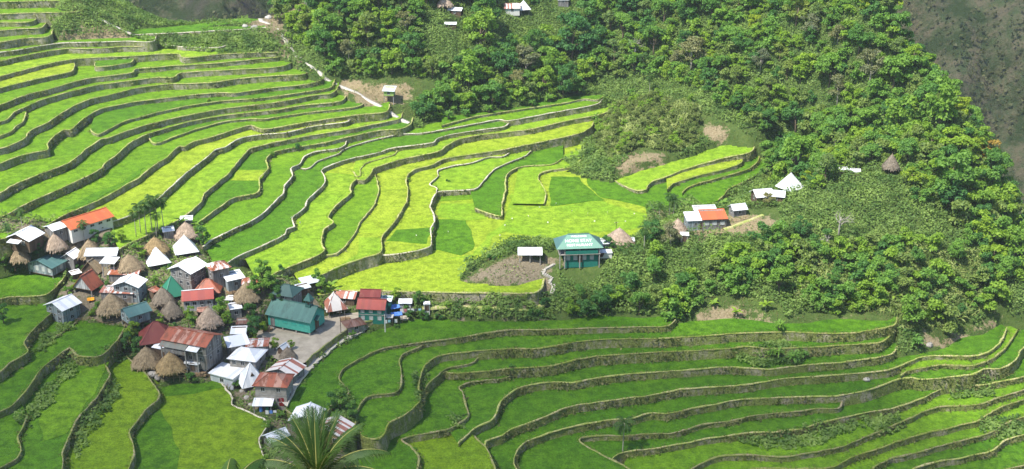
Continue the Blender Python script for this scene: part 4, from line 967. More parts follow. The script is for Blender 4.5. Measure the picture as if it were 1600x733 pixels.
def pyramid_hut(label, u, v, yaw, half, h, mat, wallm=WOOD, eave=1.5, **k):
    return house(label, u, v, yaw, half*1.55, half*1.55, eave, 'pyr', mat, wallm, rh=h, ov=half*.225, stilt=.75, wins=(0,0,0,0), name='pyramid_hut', cat='hut', wz=1.2, **k)
# ---- the village
school = house('long whitewashed hall with a bright orange roof and red end door', 135, 359, 50, 12.5, 6.5, 3.0, 'gable', ORANGE, CREAM, 1.5, .5, wins=(5,0,0,0), dr=(3,.3), drm=REDP, name='school_hall', cat='hall', wz=2.0, ww=1.0, wh=.5)
house('small white-roofed shed against the gable of the orange-roofed hall', 90, 368, 50, 4.4, 4.2, 2.7, 'gable', WHITE, GREYW, .7, .4, wins=(1,0,0,0), name='shed', cat='shed')
r3 = house('wide white metal roof over a dark open house at the paddy edge', 40, 380, 72, 5.6, 7.0, 2.3, 'gable', WHITE, WOOD, 1.5, .5, wins=(0,0,0,2))
m = MB(); slab(m, [(-5.0,-2.0,1.9),(-5.0,1.6,1.9),(-3.35,1.6,2.25),(-3.35,-2.0,2.25)], .08); m.build('awning', WHITE, r3)
thatch_hut('brown thatched hut beside the teal-roofed house above the small paddy', 33, 412, 2.8, 3.6, TH_BR, 15, seed=1)
h5 = house('teal-roofed house with pale shutters above the small dark paddy', 78, 423, 68, 6.6, 8.0, 3.0, 'gable', TEALR, BLUEW, 1.4, .6, stilt=.5, wins=(1,0,0,4), pane=PALEPANE, ww=.8, wh=1.1)
thatch_hut('thatched hut peeping over the ridge of the teal-roofed house', 88, 393, 3.0, 3.4, TH_PALE, 30, seed=2)
house('narrow white gabled house tucked against the teal-roofed house', 114, 411, 74, 3.6, 3.4, 2.4, 'gable', WHITE, GREYW, 1.1, .4, wins=(0,0,0,1))
thatch_hut('mottled thatched hut half hidden by a grey metal roof', 142, 404, 3.3, 3.8, TH_BR, 10, seed=3)
h9 = house('house with a broad pale grey metal roof beside mottled thatch', 163, 409, 2, 7.8, 4.8, 2.9, 'gable', GREYM, GREYW, .9, .4, wins=(2,1,0,0))
house('two-tier open platform with white flat roof on grey posts', 174, 426, -6, 3.4, 3.0, 3.4, 'flat', WHITE, GREYW, .25, .35, open_=True, name='open_shelter', cat='shelter')
house('low house with steep thatched gable behind the red A-frame hut', 149, 424, 74, 4.6, 4.8, 1.2, 'gable', TH_BR, WOOD, 2.6, .4, wins=(0,0,0,1), cap=TH_GY)
house('steep red A-frame hut with a whitish front gable on stilts', 138, 451, 70, 4.2, 5.4, 1.2, 'gable', RUST, LTW, 3.2, .35, stilt=.8, wins=(0,0,0,0), name='frame_hut', cat='hut')
house('small lean-to with a pale sheet roof beside the red A-frame hut', 119, 434, 40, 2.2, 1.9, 1.5, 'shed', WHITE, WOOD, .3, .25, wins=(0,0,0,0), name='lean_to', cat='shed')
thatch_hut('brown thatched hut rising behind a rusty lean-to roof', 204, 425, 3.5, 3.4, TH_BR, 25, seed=4)
house('rust-streaked lean-to roof along the front of a thatched hut', 196, 436, -3, 7.6, 2.4, 1.8, 'shed', RUSTW, GREYW, .7, .3, wins=(1,0,0,0), name='lean_to', cat='shed')
house('tall blue-grey house with a white gable roof above the teal stilt house', 205, 463, 80, 4.4, 6.6, 3.9, 'gable', WHITE, BLUEW, 1.3, .5, wins=(1,0,0,3), storeys=2)
house('rust and white patched lean-to roof before the tall blue-grey house', 187, 467, -6, 8.4, 2.8, 2.3, 'shed', RUSTW, GREYW, .6, .3, wins=(2,1,0,0), name='lean_to', cat='shed')
pyramid_hut('pale metal pyramid hut in front of a golden thatched hut', 246, 411, 28, 3.0, 3.0, WHITE)
thatch_hut('golden brown thatched hut behind the pale metal pyramid hut', 244, 397, 3.5, 3.3, TH_GOLD, 12, seed=5)
thatch_hut('broad tan thatched hut highest in the village near the paddies', 292, 373, 3.5, 3.2, TH_PALE, 18, seed=6)
pyramid_hut('bright white pyramid hut just below the highest thatched hut', 290, 393, 24, 3.1, 3.2, WHITE)
house('little grey shed with white roof uphill from the white pyramid hut', 264, 369, 20, 2.6, 2.4, 1.9, 'shed', WHITE, GREYW, .3, .3, wins=(0,0,0,0), name='shed', cat='shed')
house('little shed with white roof behind the highest thatched hut', 292, 350, 10, 2.9, 2.2, 1.6, 'shed', WHITE, GREYW, .3, .3, wins=(0,0,0,0), name='shed', cat='shed')
house('two-storey grey house with a dazzling white roof beside the green pyramid hut', 296, 441, 64, 6.0, 6.6, 4.5, 'gable', WHITE, GREYW, 1.3, .6, wins=(2,0,0,3), storeys=2)
pyramid_hut('green metal pyramid hut in the middle of the village', 270, 460, 30, 2.9, 3.7, GREENR)
house('low house with a hipped rust red roof', 326, 457, 4, 5.6, 4.6, 1.7, 'hip', RUST, WOOD, 2.1, .7, wins=(2,1,0,1))
house('house with a red roof framed in white and white wall sheets', 311, 477, 12, 7.2, 4.4, 2.8, 'gable', REDR, LTW, 1.5, .4, wins=(4,0,0,1), cap=WHITE)
house('tall grey timber house with a rust and white hipped roof', 343, 440, 32, 4.4, 4.2, 4.6, 'hip', RUSTW, GREYW, 1.0, .5, wins=(1,1,0,1))
house('lower wing with a sloping white roof beside the tall grey timber house', 366, 448, 32, 4.2, 3.6, 2.8, 'shed', WHITE, BLUEW, .7, .4, wins=(1,1,0,0), name='house_wing')
house('low shelter with a rusty patched roof by the paddy wall', 397, 445, 6, 5.2, 3.6, 1.3, 'gable', RUSTW, WOOD, .7, .4, wins=(0,0,0,0), name='shelter', cat='shelter')
thatch_hut('large dark brown thatched hut among trees below the rusty shelter', 387, 472, 3.7, 3.9, TH_BR, 20, seed=7)
house('low shed with a narrow white roof in front of the dark thatched hut', 367, 475, -8, 3.6, 1.7, 1.5, 'shed', WHITE, GREYW, .3, .25, wins=(1,0,0,0), name='shed', cat='shed')
house('upright concrete shed with a tilted white roof below the narrow white shed', 369, 494, 20, 2.6, 2.4, 2.6, 'shed', WHITE, CONC, .5, .3, wins=(1,1,0,0), name='shed', cat='shed')
house('tiny brown-roofed outhouse among trees', 379, 514, 5, 2.2, 1.9, 1.9, 'shed', BROWNR, CONC, .4, .3, wins=(0,0,0,0), dr=(0,0), name='outhouse', cat='shed')
house('dark shed with a square white roof behind the white hipped house', 374, 528, 5, 3.4, 2.8, 1.9, 'shed', WHITE, WOOD, .5, .3, wins=(1,0,0,0), name='shed', cat='shed')
house('grey two-storey house with dark green roof behind the church', 451, 480, -20, 5.2, 5.0, 4.8, 'hip', TEALD, GREYW, 1.5, .6, wins=(1,2,0,0), storeys=1, wz=3.9)
house('open grey-roofed shelter at the edge of the yellow paddy', 485, 449, 30, 4.2, 3.0, 1.9, 'shed', GREYM, WOOD, .5, .4, open_=True, name='open_shelter', cat='shelter')
house('patched grey roof of a low shed below the open grey shelter', 474, 457, 30, 3.0, 2.2, 1.6, 'shed', GREYM, WOOD, .4, .3, wins=(0,0,0,0), name='shed', cat='shed')
pyramid_hut('pyramid hut with rust and white striped roof behind the church', 523, 482, 22, 2.8, 3.3, STRIPE)
house('striped brown and white gable roof behind the striped pyramid hut', 541, 470, -10, 5.6, 4.0, 1.9, 'gable', STRIPE, WOOD, .9, .4, wins=(1,1,0,0))
house('dark red rear roof rising behind the bright red roof', 581, 481, -4, 4.8, 4.0, 4.2, 'gable', DKRED, GREENW, 1.0, .4, wins=(0,1,0,0), name='house_wing')
house('green two-storey house with bright red roof above the path', 583, 497, -6, 6.6, 4.4, 3.9, 'gable', REDR, GREENW, 1.5, .5, wins=(3,1,0,1), storeys=2, pane=PALEPANE)
house('white-roofed lean-to at the end of the green house', 605, 486, -6, 2.4, 2.0, 3.3, 'shed', WHITE, GREENW, .4, .3, wins=(0,0,0,0), name='lean_to', cat='shed')
house('squat fieldstone hut with a rusty brown hipped roof beside the plaza', 553, 512, 28, 4.6, 3.8, 1.5, 'hip', BROWNR, STONE, .8, .4, wins=(1,0,0,0), name='stone_hut', cat='hut')
house('small whitish shed beyond the washing lines', 634, 480, 0, 3.0, 2.2, 1.8, 'gable', WHITE, LTW, .5, .3, wins=(1,0,0,0), name='shed', cat='shed')
house('boxy white privy at the foot of the dirt bank', 667, 484, 5, 1.5, 1.3, 1.9, 'flat', WHITE, CREAM, .15, .12, wins=(0,0,0,0), dr=(0,0), name='outhouse', cat='shed')
house('blue-grey house with white gable roof on the retaining wall', 101, 496, 58, 5.2, 6.2, 3.9, 'gable', WHITE, BLUEW, 1.3, .5, wins=(1,0,0,2), storeys=2)
thatch_hut('biggest brown thatched hut below the rust and white lean-to', 176, 490, 4.1, 3.9, TH_BR, 14, seed=8)
house('teal-roofed house on tall stilts beside the biggest thatched hut', 214, 508, 42, 5.4, 5.0, 4.2, 'gable', TEALR, BLUEW, 1.2, .5, stilt=1.6, wins=(1,0,0,2))
thatch_hut('grey thatched hut beside the green pyramid hut', 256, 477, 2.9, 3.4, TH_GY, 20, seed=9)
thatch_hut('ragged grey thatched hut below another grey thatched hut', 269, 497, 2.8, 3.3, TH_GY, 40, seed=10)
house('small salmon-roofed lean-to stuck to a grey thatched hut', 243, 466, 60, 2.2, 1.6, 2.2, 'shed', RUST, WOOD, .5, .2, wins=(0,0,0,0), name='lean_to', cat='shed')
house('dark red hipped roof over an open ground floor', 246, 532, 18, 6.4, 5.4, 1.9, 'hip', DKRED, WOOD, 3.0, .8, wins=(0,0,0,0))
big = house('largest two-storey grey house with rust red roof', 303, 556, -20, 11.0, 6.2, 5.2, 'gable', RUST, GREYW, 1.3, .5, wins=(4,2,0,1), storeys=2)
m = MB(); slab(m, [(-5.9,-5.0,4.0),(1.2,-5.0,4.0),(1.2,-3.0,4.85),(-5.9,-3.0,4.85)], .09); m.build('porch_roof', GREYRUST, big)
m = MB(); slab(m, [(1.4,-5.0,4.1),(4.4,-5.0,4.1),(4.4,-3.2,4.6),(1.4,-3.2,4.6)], .09); m.build('awning', WHITE, big)
for i in range(4):
    p = MB(); p.box(-5.4 + i*3.2, -5.2 + i*3.2, -4.8, -4.6, -1.2, 4.0); p.build('post', POSTM, big)
p = MB(); p.box(-5.5, 1.0, -4.7, -3.16, 2.45, 2.62); p.box(-5.5, 1.0, -4.72, -4.66, 2.62, 3.5); p.build('balcony', GREYW, big)
house('white awning roof between two golden thatched huts', 254, 553, -22, 3.4, 2.2, 2.0, 'shed', WHITE, WOOD, .5, .2, wins=(0,0,0,0), name='lean_to', cat='shed')
thatch_hut('brown thatched hut overhanging the olive paddy', 231, 573, 3.9, 3.7, TH_BR, 10, seed=11)
thatch_hut('golden thatched hut below the largest house', 268, 582, 3.7, 3.7, TH_GOLD, 25, seed=12)
house('small plank shed with patchy grey roof under the largest house', 304, 575, -14, 3.2, 2.6, 1.8, 'shed', GREYM, GREYW, .4, .3, wins=(0,0,0,0), dr=(0,.3), name='shed', cat='shed')
house('concrete house with a bright white hipped roof', 388, 568, -14, 6.2, 5.4, 2.7, 'hip', WHITE, CONC, 1.3, .5, wins=(3,1,0,1))
house('white sloping roof behind the white hipped house', 372, 552, 24, 4.6, 3.6, 3.0, 'shed', WHITE, GREYW, .8, .3, wins=(1,0,0,0), name='house_wing')
house('flat white roof patched with rust behind the white hipped house', 404, 553, 4, 4.6, 3.0, 2.9, 'shed', RUSTW, GREYW, .3, .3, wins=(0,1,0,0), name='house_wing')
house('grey sheet-metal shed with a flat white roof beside the paddy', 357, 596, -26, 6.2, 4.4, 2.7, 'flat', WHITE, GREYM, .35, .3, wins=(1,0,0,0), name='storage_shed', cat='shed')
ph = pyramid_hut('white pyramid hut with a small vent between shed and concrete house', 393, 598, 26, 2.8, 3.5, WHITE)
m = MB(); m.poly([(-.5,-1.75,2.55),(.5,-1.75,2.55),(0,-1.75,3.3),(0,-.9,3.3),(0,-1.0,3.2)], [(0,1,2),(0,2,3),(1,4,2)]); m.build('vent', WOOD, ph)
house('gabled house with rust and white striped roof behind the concrete house', 448, 588, 68, 4.8, 6.2, 2.2, 'gable', STRIPE, GREYW, 1.2, .5, wins=(1,0,0,2))
conc = house('two-storey bare concrete house with rusty hipped roof and red door', 430, 624, -6, 6.8, 5.2, 5.2, 'hip', RUST, CONC, 1.4, .5, wins=(2,1,0,1), storeys=2, dr=(0, 2.3), drm=REDP)
house('patched white sheet roof over barrels below the concrete house', 412, 640, 0, 3.8, 2.2, 1.7, 'shed', WHITE, WOOD, .4, .3, open_=True, name='open_shelter', cat='shelter')
house('white gabled house behind the foreground palm fronds'.replace('foreground ', 'coconut '), 481, 664, 82, 5.2, 5.8, 2.7, 'gable', WHITE, GREYW, 1.2, .4, wins=(1,0,0,2))
house('tan-walled house with rust striped gable roof beside the coconut palm', 522, 687, 72, 5.2, 6.0, 3.0, 'gable', STRIPE, TANW, 1.3, .5, wins=(1,0,0,2))
house('narrow grey roof hidden behind the coconut palm fronds', 432, 692, 40, 4.0, 3.0, 2.0, 'gable', GREYM, GREYW, .8, .4, wins=(0,0,0,1))
thatch_hut('pale steep thatched hut behind the largest house', 328, 511, 3.3, 3.9, TH_PALE, 30, seed=13)
house('little rusty roof leaning on the pale steep thatched hut', 318, 494, 10, 2.6, 1.6, 1.6, 'shed', RUST, WOOD, .4, .2, wins=(0,0,0,0), name='lean_to', cat='shed')
house('tiny hut with a tin gable roof at the plaza corner', 443, 551, 60, 1.9, 1.7, 1.5, 'gable', GREYM, WOOD, .7, .25, wins=(0,0,0,0), name='shed', cat='shed')
thatch_hut('small dark thatched hut squeezed below the plaza corner', 450, 560, 1.9, 2.0, TH_GY, 20, .9, seed=14)
# ---- on the knoll and the spur
pav = house('open pavilion with a bright white roof on the bare knoll', 828, 405, 0, 5.6, 3.2, 2.3, 'gable', WHITE, WOOD, 1.0, .45, open_=True, name='open_pavilion', cat='pavilion')
m = MB(); m.box(-2.6, 2.6, .9, 1.45, .0, .45); m.build('bench', WOOD, pav)
for t in (0,):
    p = MB(); p.box(-.11, .11, -1.6+.01, -1.38, -1.2, 2.3); p.build('post', POSTM, pav)
def restaurant():
    root = base('restaurant', 903, 403, 5, 'green two-storey restaurant with white lettering on its pale roof', 'restaurant', 7)
    L, W, H = 11.0, 6.2, 4.6; l, w = L/2, W/2
    m = MB(); m.box(-l+1.6, l-.6, -w+.2, w, -1.5, 2.42); m.build('ground_floor', GREENW, root)
    m = MB(); m.box(-l+1.7, l-.7, -w+1.0, w, 2.58, H); m.build('upper_floor', GREENW, root)
    m = MB(); m.box(-l, l, -w-.6, w+.1, 2.42, 2.58); m.build('floor_slab', CONC, root)
    m = MB(); m.box(-l+1.7, l-.7, -w-.55, -w-.45, 2.6, 3.55); m.build('balcony_rail', GREENW, root)
    for x in (-3.0, -1.1, 1.3, 3.3): window(root, (x, -w+.2, 1.4), 0, .9, 1.3, PALEPANE, LTW)
    for x in (-2.4, -.4, 1.6, 3.4): window(root, (x, -w+1.0, 3.8), 0, 1.1, .8)
    door(root, (.2, -w+.2, 0), 0, WOOD, 1.0, 2.1)
    for x in (-l+.2, -l+1.5, 0, l-.3):
        p = MB(); p.box(x-.12, x+.12, -w-.5, -w-.26, -1.5, 2.42); p.build('post', POSTM, root)
        p = MB(); p.box(x-.09, x+.09, -w-.44, -w-.26, 2.585, H); p.build('post', POSTM, root)
    e = .75; rh = 2.3; lx, wy = l+e, w+e; rx = 2.9; dz = -.35
    E = [(-lx,-wy,H+dz),(lx,-wy,H+dz),(lx,wy,H+dz),(-lx,wy,H+dz)]; r1, r2 = (-rx,0,H+rh), (rx,0,H+rh)
    m = MB(); slab(m, [E[0],E[1],r2,r1], .09); rf = m.build('roof', LTGREEN, root)
    m = MB(); slab(m, [E[1],E[2],r2], .09); slab(m, [E[2],E[3],r1,r2], .09); slab(m, [E[3],E[0],r1], .09); m.build('hip_roof', TEALR, root)
    m = MB(); m.bar((-rx,0,H+rh+.06),(rx,0,H+rh+.06),.3,.12); m.build('ridge_cap', TEALR, root)
    # stairs and clutter at the end
    m = MB()
    for i in range(9): m.box(l+.1, l+1.1, -w+.2+i*.3, -w+.5+i*.3, 2.2-i*.26, 2.32-i*.26)
    m.build('stairs', WOOD, root)
    a = math.atan2(rh - dz, wy); nrm = Vector((0, -math.sin(a), math.cos(a))); upv = Vector((0, math.cos(a), math.sin(a)))
    for txt, s, size in (('WELCOME', .83, .62), ('HOME STAY', .53, 1.0), ('RESTAURANT', .24, .8)):
        cu = bpy.data.curves.new('lettering', 'FONT'); cu.body = txt; cu.size = size * 1.25; cu.extrude = .015; cu.offset = .012; cu.align_x = 'CENTER'; cu.align_y = 'CENTER'
        t = bpy.data.objects.new('tmp', cu); COL.objects.link(t); dg = bpy.context.evaluated_depsgraph_get()
        me = bpy.data.meshes.new_from_object(t.evaluated_get(dg)); bpy.data.objects.remove(t); me.materials.clear(); me.materials.append(LETTER); me.name = 'lettering'
        o = bpy.data.objects.new('lettering', me); COL.objects.link(o); o.parent = rf
        q = Vector((0, -wy, H+dz)) + upv * ((wy / math.cos(a)) * s) + nrm * .04
        o.location = (q.x - (.25 if 'HOME' in txt else 0), q.y, q.z); o.rotation_euler = (a, 0, 0); o.scale = (1.12 if 'HOME' not in txt else 1.05, 1, 1)
    return root
restaurant()
house('small grey-roofed kitchen shed at the end of the restaurant', 942, 391, 8, 3.0, 2.4, 2.4, 'shed', GREYM, GREYW, .5, .3, wins=(1,0,0,0), name='shed', cat='shed')
house('low shed clad in white sheets below the restaurant kitchen', 946, 401, 4, 3.2, 1.8, 1.5, 'flat', WHITE, CREAM, .2, .1, wins=(0,0,0,0), name='shed', cat='shed')
thatch_hut('pale pinkish thatched hut behind the restaurant', 967, 383, 4.2, 3.6, TH_PALE, 16, seed=15)
house('small tin-roofed hut in front of the pale pinkish thatch', 984, 382, 0, 2.2, 1.6, 1.4, 'shed', GREYM, WOOD, .3, .2, wins=(0,0,0,0), name='shed', cat='shed')
house('grey house with a rusty orange roof on the spur', 1113, 353, 6, 6.6, 4.2, 2.9, 'shed', ORANGE, GREYW, 1.2, .4, wins=(3,0,0,0), pane=PALEPANE, ww=1.1)
house('white-roofed dark wing joined to the rusty orange house', 1084, 354, 6, 4.6, 4.4, 2.7, 'shed', WHITE, BLUEW, .8, .3, wins=(1,0,0,1), dr=(0,1.7), name='house_wing')
house('rear white roof behind the rusty orange house', 1100, 341, 6, 6.0, 2.4, 2.9, 'shed', WHITE, GREYW, .5, .3, wins=(0,0,0,0), name='house_wing')
house('small grey hut with a white gable roof on the bare yard', 1152, 335, 16, 3.8, 3.2, 2.2, 'gable', WHITE, GREYW, .9, .4, wins=(1,0,0,1))
house('white-roofed house half hidden by a bush on the spur', 1190, 314, 12, 4.8, 4.6, 2.4, 'gable', WHITE, WOOD, 1.2, .5, wins=(1,0,0,1))
house('lower white roof adjoining the bush-hidden house', 1212, 312, -14, 4.4, 4.0, 1.9, 'gable', WHITE, WOOD, .9, .4, wins=(1,1,0,0), name='house_wing')
pyramid_hut('white pyramid hut standing uphill of the other white roofs', 1234, 295, 34, 3.0, 3.4, WHITE)
thatch_hut('thatched hut with pale roof edges below the rusty orange house', 1058, 366, 2.7, 3.0, TH_PALE, 35, seed=16)
house('little block shed with a white lid roof under the spur house', 1069, 376, -4, 2.0, 1.7, 1.9, 'shed', WHITE, CONC, .2, .2, wins=(0,0,0,0), dr=(0,0), name='shed', cat='shed')
thatch_hut('lone steep grey thatched hut on the wooded crest', 1391, 268, 2.5, 3.8, TH_GY, 12, seed=17)
house('flat white roof among bushes on the crest', 1318, 270, 10, 2.4, 1.6, 1.2, 'flat', WHITE, WOOD, .3, .2, wins=(0,0,0,0), name='shed', cat='shed')
house('square white roof among bushes near the lone thatched hut', 1336, 273, -10, 2.6, 1.8, 1.3, 'flat', WHITE, WOOD, .3, .2, wins=(0,0,0,0), name='shed', cat='shed')
YG = simple('yellow green painted boards', (.28,.40,.12), .8, .1, .08, 2)
sh = house('small hut on tall stilts with a slanting tin roof by the stone path', 609, 158, -6, 3.6, 3.2, 4.1, 'shed', GREYM, YG, .9, .5, stilt=2.3, wins=(1,1,0,0), name='stilt_hut', cat='hut')
thatch_hut('pale thatched hut on the forest hilltop', 695, 13, 3.4, 3.2, TH_PALE, 10, seed=18)
house('white roof just below the hilltop thatched hut', 712, 22, -14, 5.0, 3.4, 1.8, 'gable', WHITE, WOOD, .7, .3, wins=(1,0,0,0))
house('scrap of white roof lower down among the hilltop trees', 704, 43, 0, 4.2, 2.0, 1.4, 'shed', WHITE, WOOD, .4, .2, wins=(0,0,0,0), name='shed', cat='shed')
house('white hilltop house with an orange stripe on its roof', 800, 18, 4, 5.6, 4.4, 1.9, 'gable', STRIPE, CREAM, 1.3, .4, wins=(1,0,0,1))
pyramid_hut('white pyramid roof beside the striped hilltop house', 818, 17, 20, 2.3, 2.6, WHITE)
house('dark open platform house at the top of the stone path', 489, 6, 0, 6.0, 3.6, 2.4, 'shed', GREYM, WOOD, .7, .3, open_=True, name='open_shelter', cat='shelter')
house('pale-roofed shed among the trees beside the hilltop houses', 880, 6, 0, 4.0, 3.0, 2.0, 'gable', WHITE, GREYW, .8, .3, wins=(1,0,0,0), name='shed', cat='shed')
# ---- the church
def church():
    root = base('church', 464, 510, -23, 'turquoise timber church with green roof and little bell turret', 'church', 7.4); root.location.z = BYN['PZ']['zl'] + .01
    L, W, H, s = 12.0, 6.8, 4.1, .75; l, w = L/2, W/2; rh = 2.5
    m = MB(); m.box(-l, l, -w, w, s, H)
    m.poly([(-l,-w,H),(-l,w,H),(-l,0,H+rh-.05),(l,-w,H),(l,w,H),(l,0,H+rh-.05)], [(0,2,1),(3,4,5),(0,3,5,2),(1,2,5,4)]); m.build('wall', TEALW, root)
    roof(root, 'gable', L, W, H, rh, .55, CHURCHR)
    for i in range(4):
        for y in (-w+.2, w-.2):
            p = MB(); x = -l+.25 + i*(L-.5)/3; p.box(x-.18, x+.18, y-.18, y+.18, -1, s-.003); p.build('post', CONC, root)
    b = MB(); b.box(-l-.05, l+.05, -w-.05, w+.05, s-.2, s); b.build('sill_beam', TEALW, root) if False else None
    door(root, (-l+1.3, -w, s), 0, GREYW, 1.0, 2.1); dd = door(root, (l, -.2, s), 1, WOOD, 1.5, 2.3)
    for x in (-1.2, 1.4, 3.6): window(root, (x, -w, 2.5), 0, 1.3, .55, simple('turquoise shutter', (.04,.33,.27), .7, .2, .05), TEALW)
    m = MB(); slab(m, [(l, -1.5, 3.45),(l+1.2, -1.5, 3.45),(l+1.2, -.2, 4.25),(l, -.2, 4.25)], .08); slab(m, [(l, -.2, 4.25),(l+1.2, -.2, 4.25),(l+1.2, 1.1, 3.45),(l, 1.1, 3.45)], .08); m.build('porch_roof', CHURCHR, root)
    m = MB()
    for i in range(4): m.box(l+.05+i*.35, l+.4+i*.35, -1.2, .9, -.6, s - .17*(i+1))
    m.build('stairs', CONC, root)
    m = MB(); m.box(-l+.7, -l+1.9, -w-.9, -w-.05, -.4, .45); m.build('step', STONE, root)
    t = MB(); cx = l-2.0; zz = H+rh-.35
    for ix in (-.6, .6):
        for iy in (-.6, .6): t.box(cx+ix-.07, cx+ix+.07, iy-.07, iy+.07, zz, zz+1.75)
    t.box(cx-.72, cx+.72, -.72, .72, zz-.2, zz+.35); bt = t.build('bell_turret', CHURCHR, root)
    m = MB(); z2 = zz+1.72; e = [(cx-1,-1,z2),(cx+1,-1,z2),(cx+1,1,z2),(cx-1,1,z2)]; ap = (cx,0,z2+1.9)
    for i in range(4): slab(m, [e[i], e[(i+1)%4], ap], .06)
    m.build('spire', CHURCHR, bt)
    m = MB(); m.bar((cx,0,z2+1.8),(cx,0,z2+2.9),.09).bar((cx-.28,0,z2+2.5),(cx+.28,0,z2+2.5),.09); m.build('cross', WOOD, bt)
    m = MB(); m.tube([(cx,0,zz+.6),(cx,0,zz+.8),(cx,0,zz+1.05),(cx,0,zz+1.2)],[.36,.28,.2,.05],10); m.build('bell', BROWNR, bt)
    return root
church()
# ---- poles, stairs, paths, small things
def pole(label, u, v, h, r, mat, arm=False):
    root = base('utility_pole', u, v, 0, label, 'pole', .5); m = MB(); m.tube([(0,0,-1),(0,0,h*.5),(0,0,h)], [r, r*.9, r*.75], 8); m.build('shaft', mat, root)
    m = MB(); m.box(-.5, .5, -.05, .05, h-.5, h-.38); m.build('crossarm', WOOD, root)
    for x in (-.42, .42):
        i = MB(); i.tube([(x,0,h-.38),(x,0,h-.3),(x,0,h-.2)], [.05,.07,.03], 6); i.build('insulator', CREAM, root)
    return root
pl1 = pole('thin dark pole standing at the edge of the plaza', 533, 524, 6.6, .09, WOOD)
pl2 = pole('pale concrete pole beside the path below the red-roofed house', 602, 519, 4.8, .15, CREAM)
pl3 = pole('tall thin pole beside the pale pinkish thatched hut', 962, 378, 6.2, .08, WOOD)
def cable(label, a, b, sag, name='power_cable'):
    a = Vector(a); b = Vector(b); P_ = [a.lerp(b, i/24) - Vector((0,0,sag*4*(i/24)*(1-i/24))) for i in range(25)]
    m = MB(); m.tube(P_, .022, 5); o = m.build(name, simple('black cable', (.05,.05,.05), .6, .3, .05)); tag(o, label, 'cable'); return o
top = lambda o, h: Vector(o.location) + Vector((0, 0, h))
cable('thin cable hanging from the plaza pole to the pale pole', top(pl1, 6.3), top(pl2, 4.5), .5)
e = hit(735, 700); cable('thin cable running from the pale pole down across the paddies', top(pl2, 4.4), (e.x, e.y, e.z + 4), 2.0)
cable('thin cable from the village up to the restaurant', top(pl2, 4.5), top(pl3, 5.9), 4.0)
def ribbon(name, pts, w, mat, lift=.18, kind='structure', thick=.5, step=1.2):
    Q = np.array([tuple(hit(u, v)) for u, v in P(pts)]); E = crom(Q[:, :2], step); z = vis(E[:, 0], E[:, 1])
    z = np.convolve(np.pad(z, 3, 'edge'), np.ones(7)/7, 'valid'); d = np.gradient(E, axis=0); n = np.stack([-d[:, 1], d[:, 0]], 1); n /= np.linalg.norm(n, axis=1)[:, None] + 1e-9
    k = len(E); ww = w/2 * (.8 + .4 * vnoise(E[:, 0]*.4, E[:, 1]*.4, 71)); 
    A = np.concatenate([E + n*ww[:, None], E - n*ww[:, None], E - n*ww[:, None]*1.1, E + n*ww[:, None]*1.1]).reshape(4, k, 2)
    V = np.concatenate([A, np.stack([z+lift, z+lift, z-thick, z-thick])[..., None]], -1).reshape(-1, 3); ii = np.arange(4*k).reshape(4, k)
    F = np.concatenate([np.stack([ii[a, :-1], ii[a, 1:], ii[b, 1:], ii[b, :-1]], -1) for a, b in ((1,0),(2,1),(0,3))])
    o = mesh_np(name, V, F, mat); 
    if kind: tag(o, kind=kind)
    for x, y in E[::3]: FOOT.append((x, y, w*.5))
    return o
ribbon('stone_path', '640,196 612,181 590,165 565,150 545,141 522,130 505,121 497,110 480,98 462,88 452,74 444,60 436,45 424,38 408,33 402,18 415,10 440,2', 1.5, PATHM, .3)
ribbon('dirt_path', '660,483 690,481 750,480 815,484 850,478 862,462', .9, RIM_TAN, .2)
ribbon('dirt_path', '1130,360 1150,352 1175,343 1192,336', 1.0, RIM_TAN, .2)
ribbon('dirt_path', '150,26 172,38 190,47 206,55', .9, PATHM, .25)
ribbon('village_path', '392,462 372,452 350,470 335,482', 1.3, PATHM, .15)
def stairs(pts, n):
    Q = [hit(u, v) for u, v in P(pts)]; m = MB()
    for a, b in zip(Q[:-1], Q[1:]):
        k = max(2, int((b - a).length / .5)); d = (b - a); f = Vector((d.x, d.y, 0)).normalized(); s = Vector((-f.y, f.x, 0))
        for i in range(k):
            p = a.lerp(b, (i + .5) / k); q = s * .55; h = f * .3; z0 = Vector((0,0,-.6)); z1 = Vector((0,0,.28))
            c = [p-q-h, p+q-h, p+q+h, p-q+h]; m.poly([x+z0 for x in c] + [x+z1 for x in c], [(3,2,1,0),(4,5,6,7),(0,1,5,4),(1,2,6,5),(2,3,7,6),(3,0,4,7)])
        FOOT.append((a.x, a.y, 1.2))
    o = m.build('stone_steps', BOULD); tag(o, 'zigzag flight of pale stone steps down the knoll', 'steps')
stairs('866,413 851,421 848,427 862,434 858,441 866,447 862,460', 8)
def boulder(label, u, v, r, mat=BOULD, sq=.65, group=None):
    p = hit(u, v); rr = np.random.default_rng(int(u*7+v)); import bmesh
    bm = bmesh.new(); bmesh.ops.create_icosphere(bm, subdivisions=3, radius=r)
    for vt in bm.verts:
        c = vt.co; k = 1 + (fbm(np.array(c.x*1.3/r+u), np.array(c.y*1.3/r+c.z*.8/r), 81, 3) - .45) * .7; vt.co = Vector((c.x*k, c.y*k*.85, c.z*k*sq))
    me = bpy.data.meshes.new('boulder'); bm.to_mesh(me); bm.free(); me.materials.append(mat); o = bpy.data.objects.new('boulder', me); COL.objects.link(o); o.location = (p.x, p.y, p.z + r*.15); o.rotation_euler = (0, 0, u)
    tag(o, label, 'boulder', group); FOOT.append((p.x, p.y, r)); return o
boulder('large pale boulder beside the golden thatched hut', 239, 586, 1.3)
boulder('grey boulder beside the large pale boulder', 247, 592, 1.0, STONE)
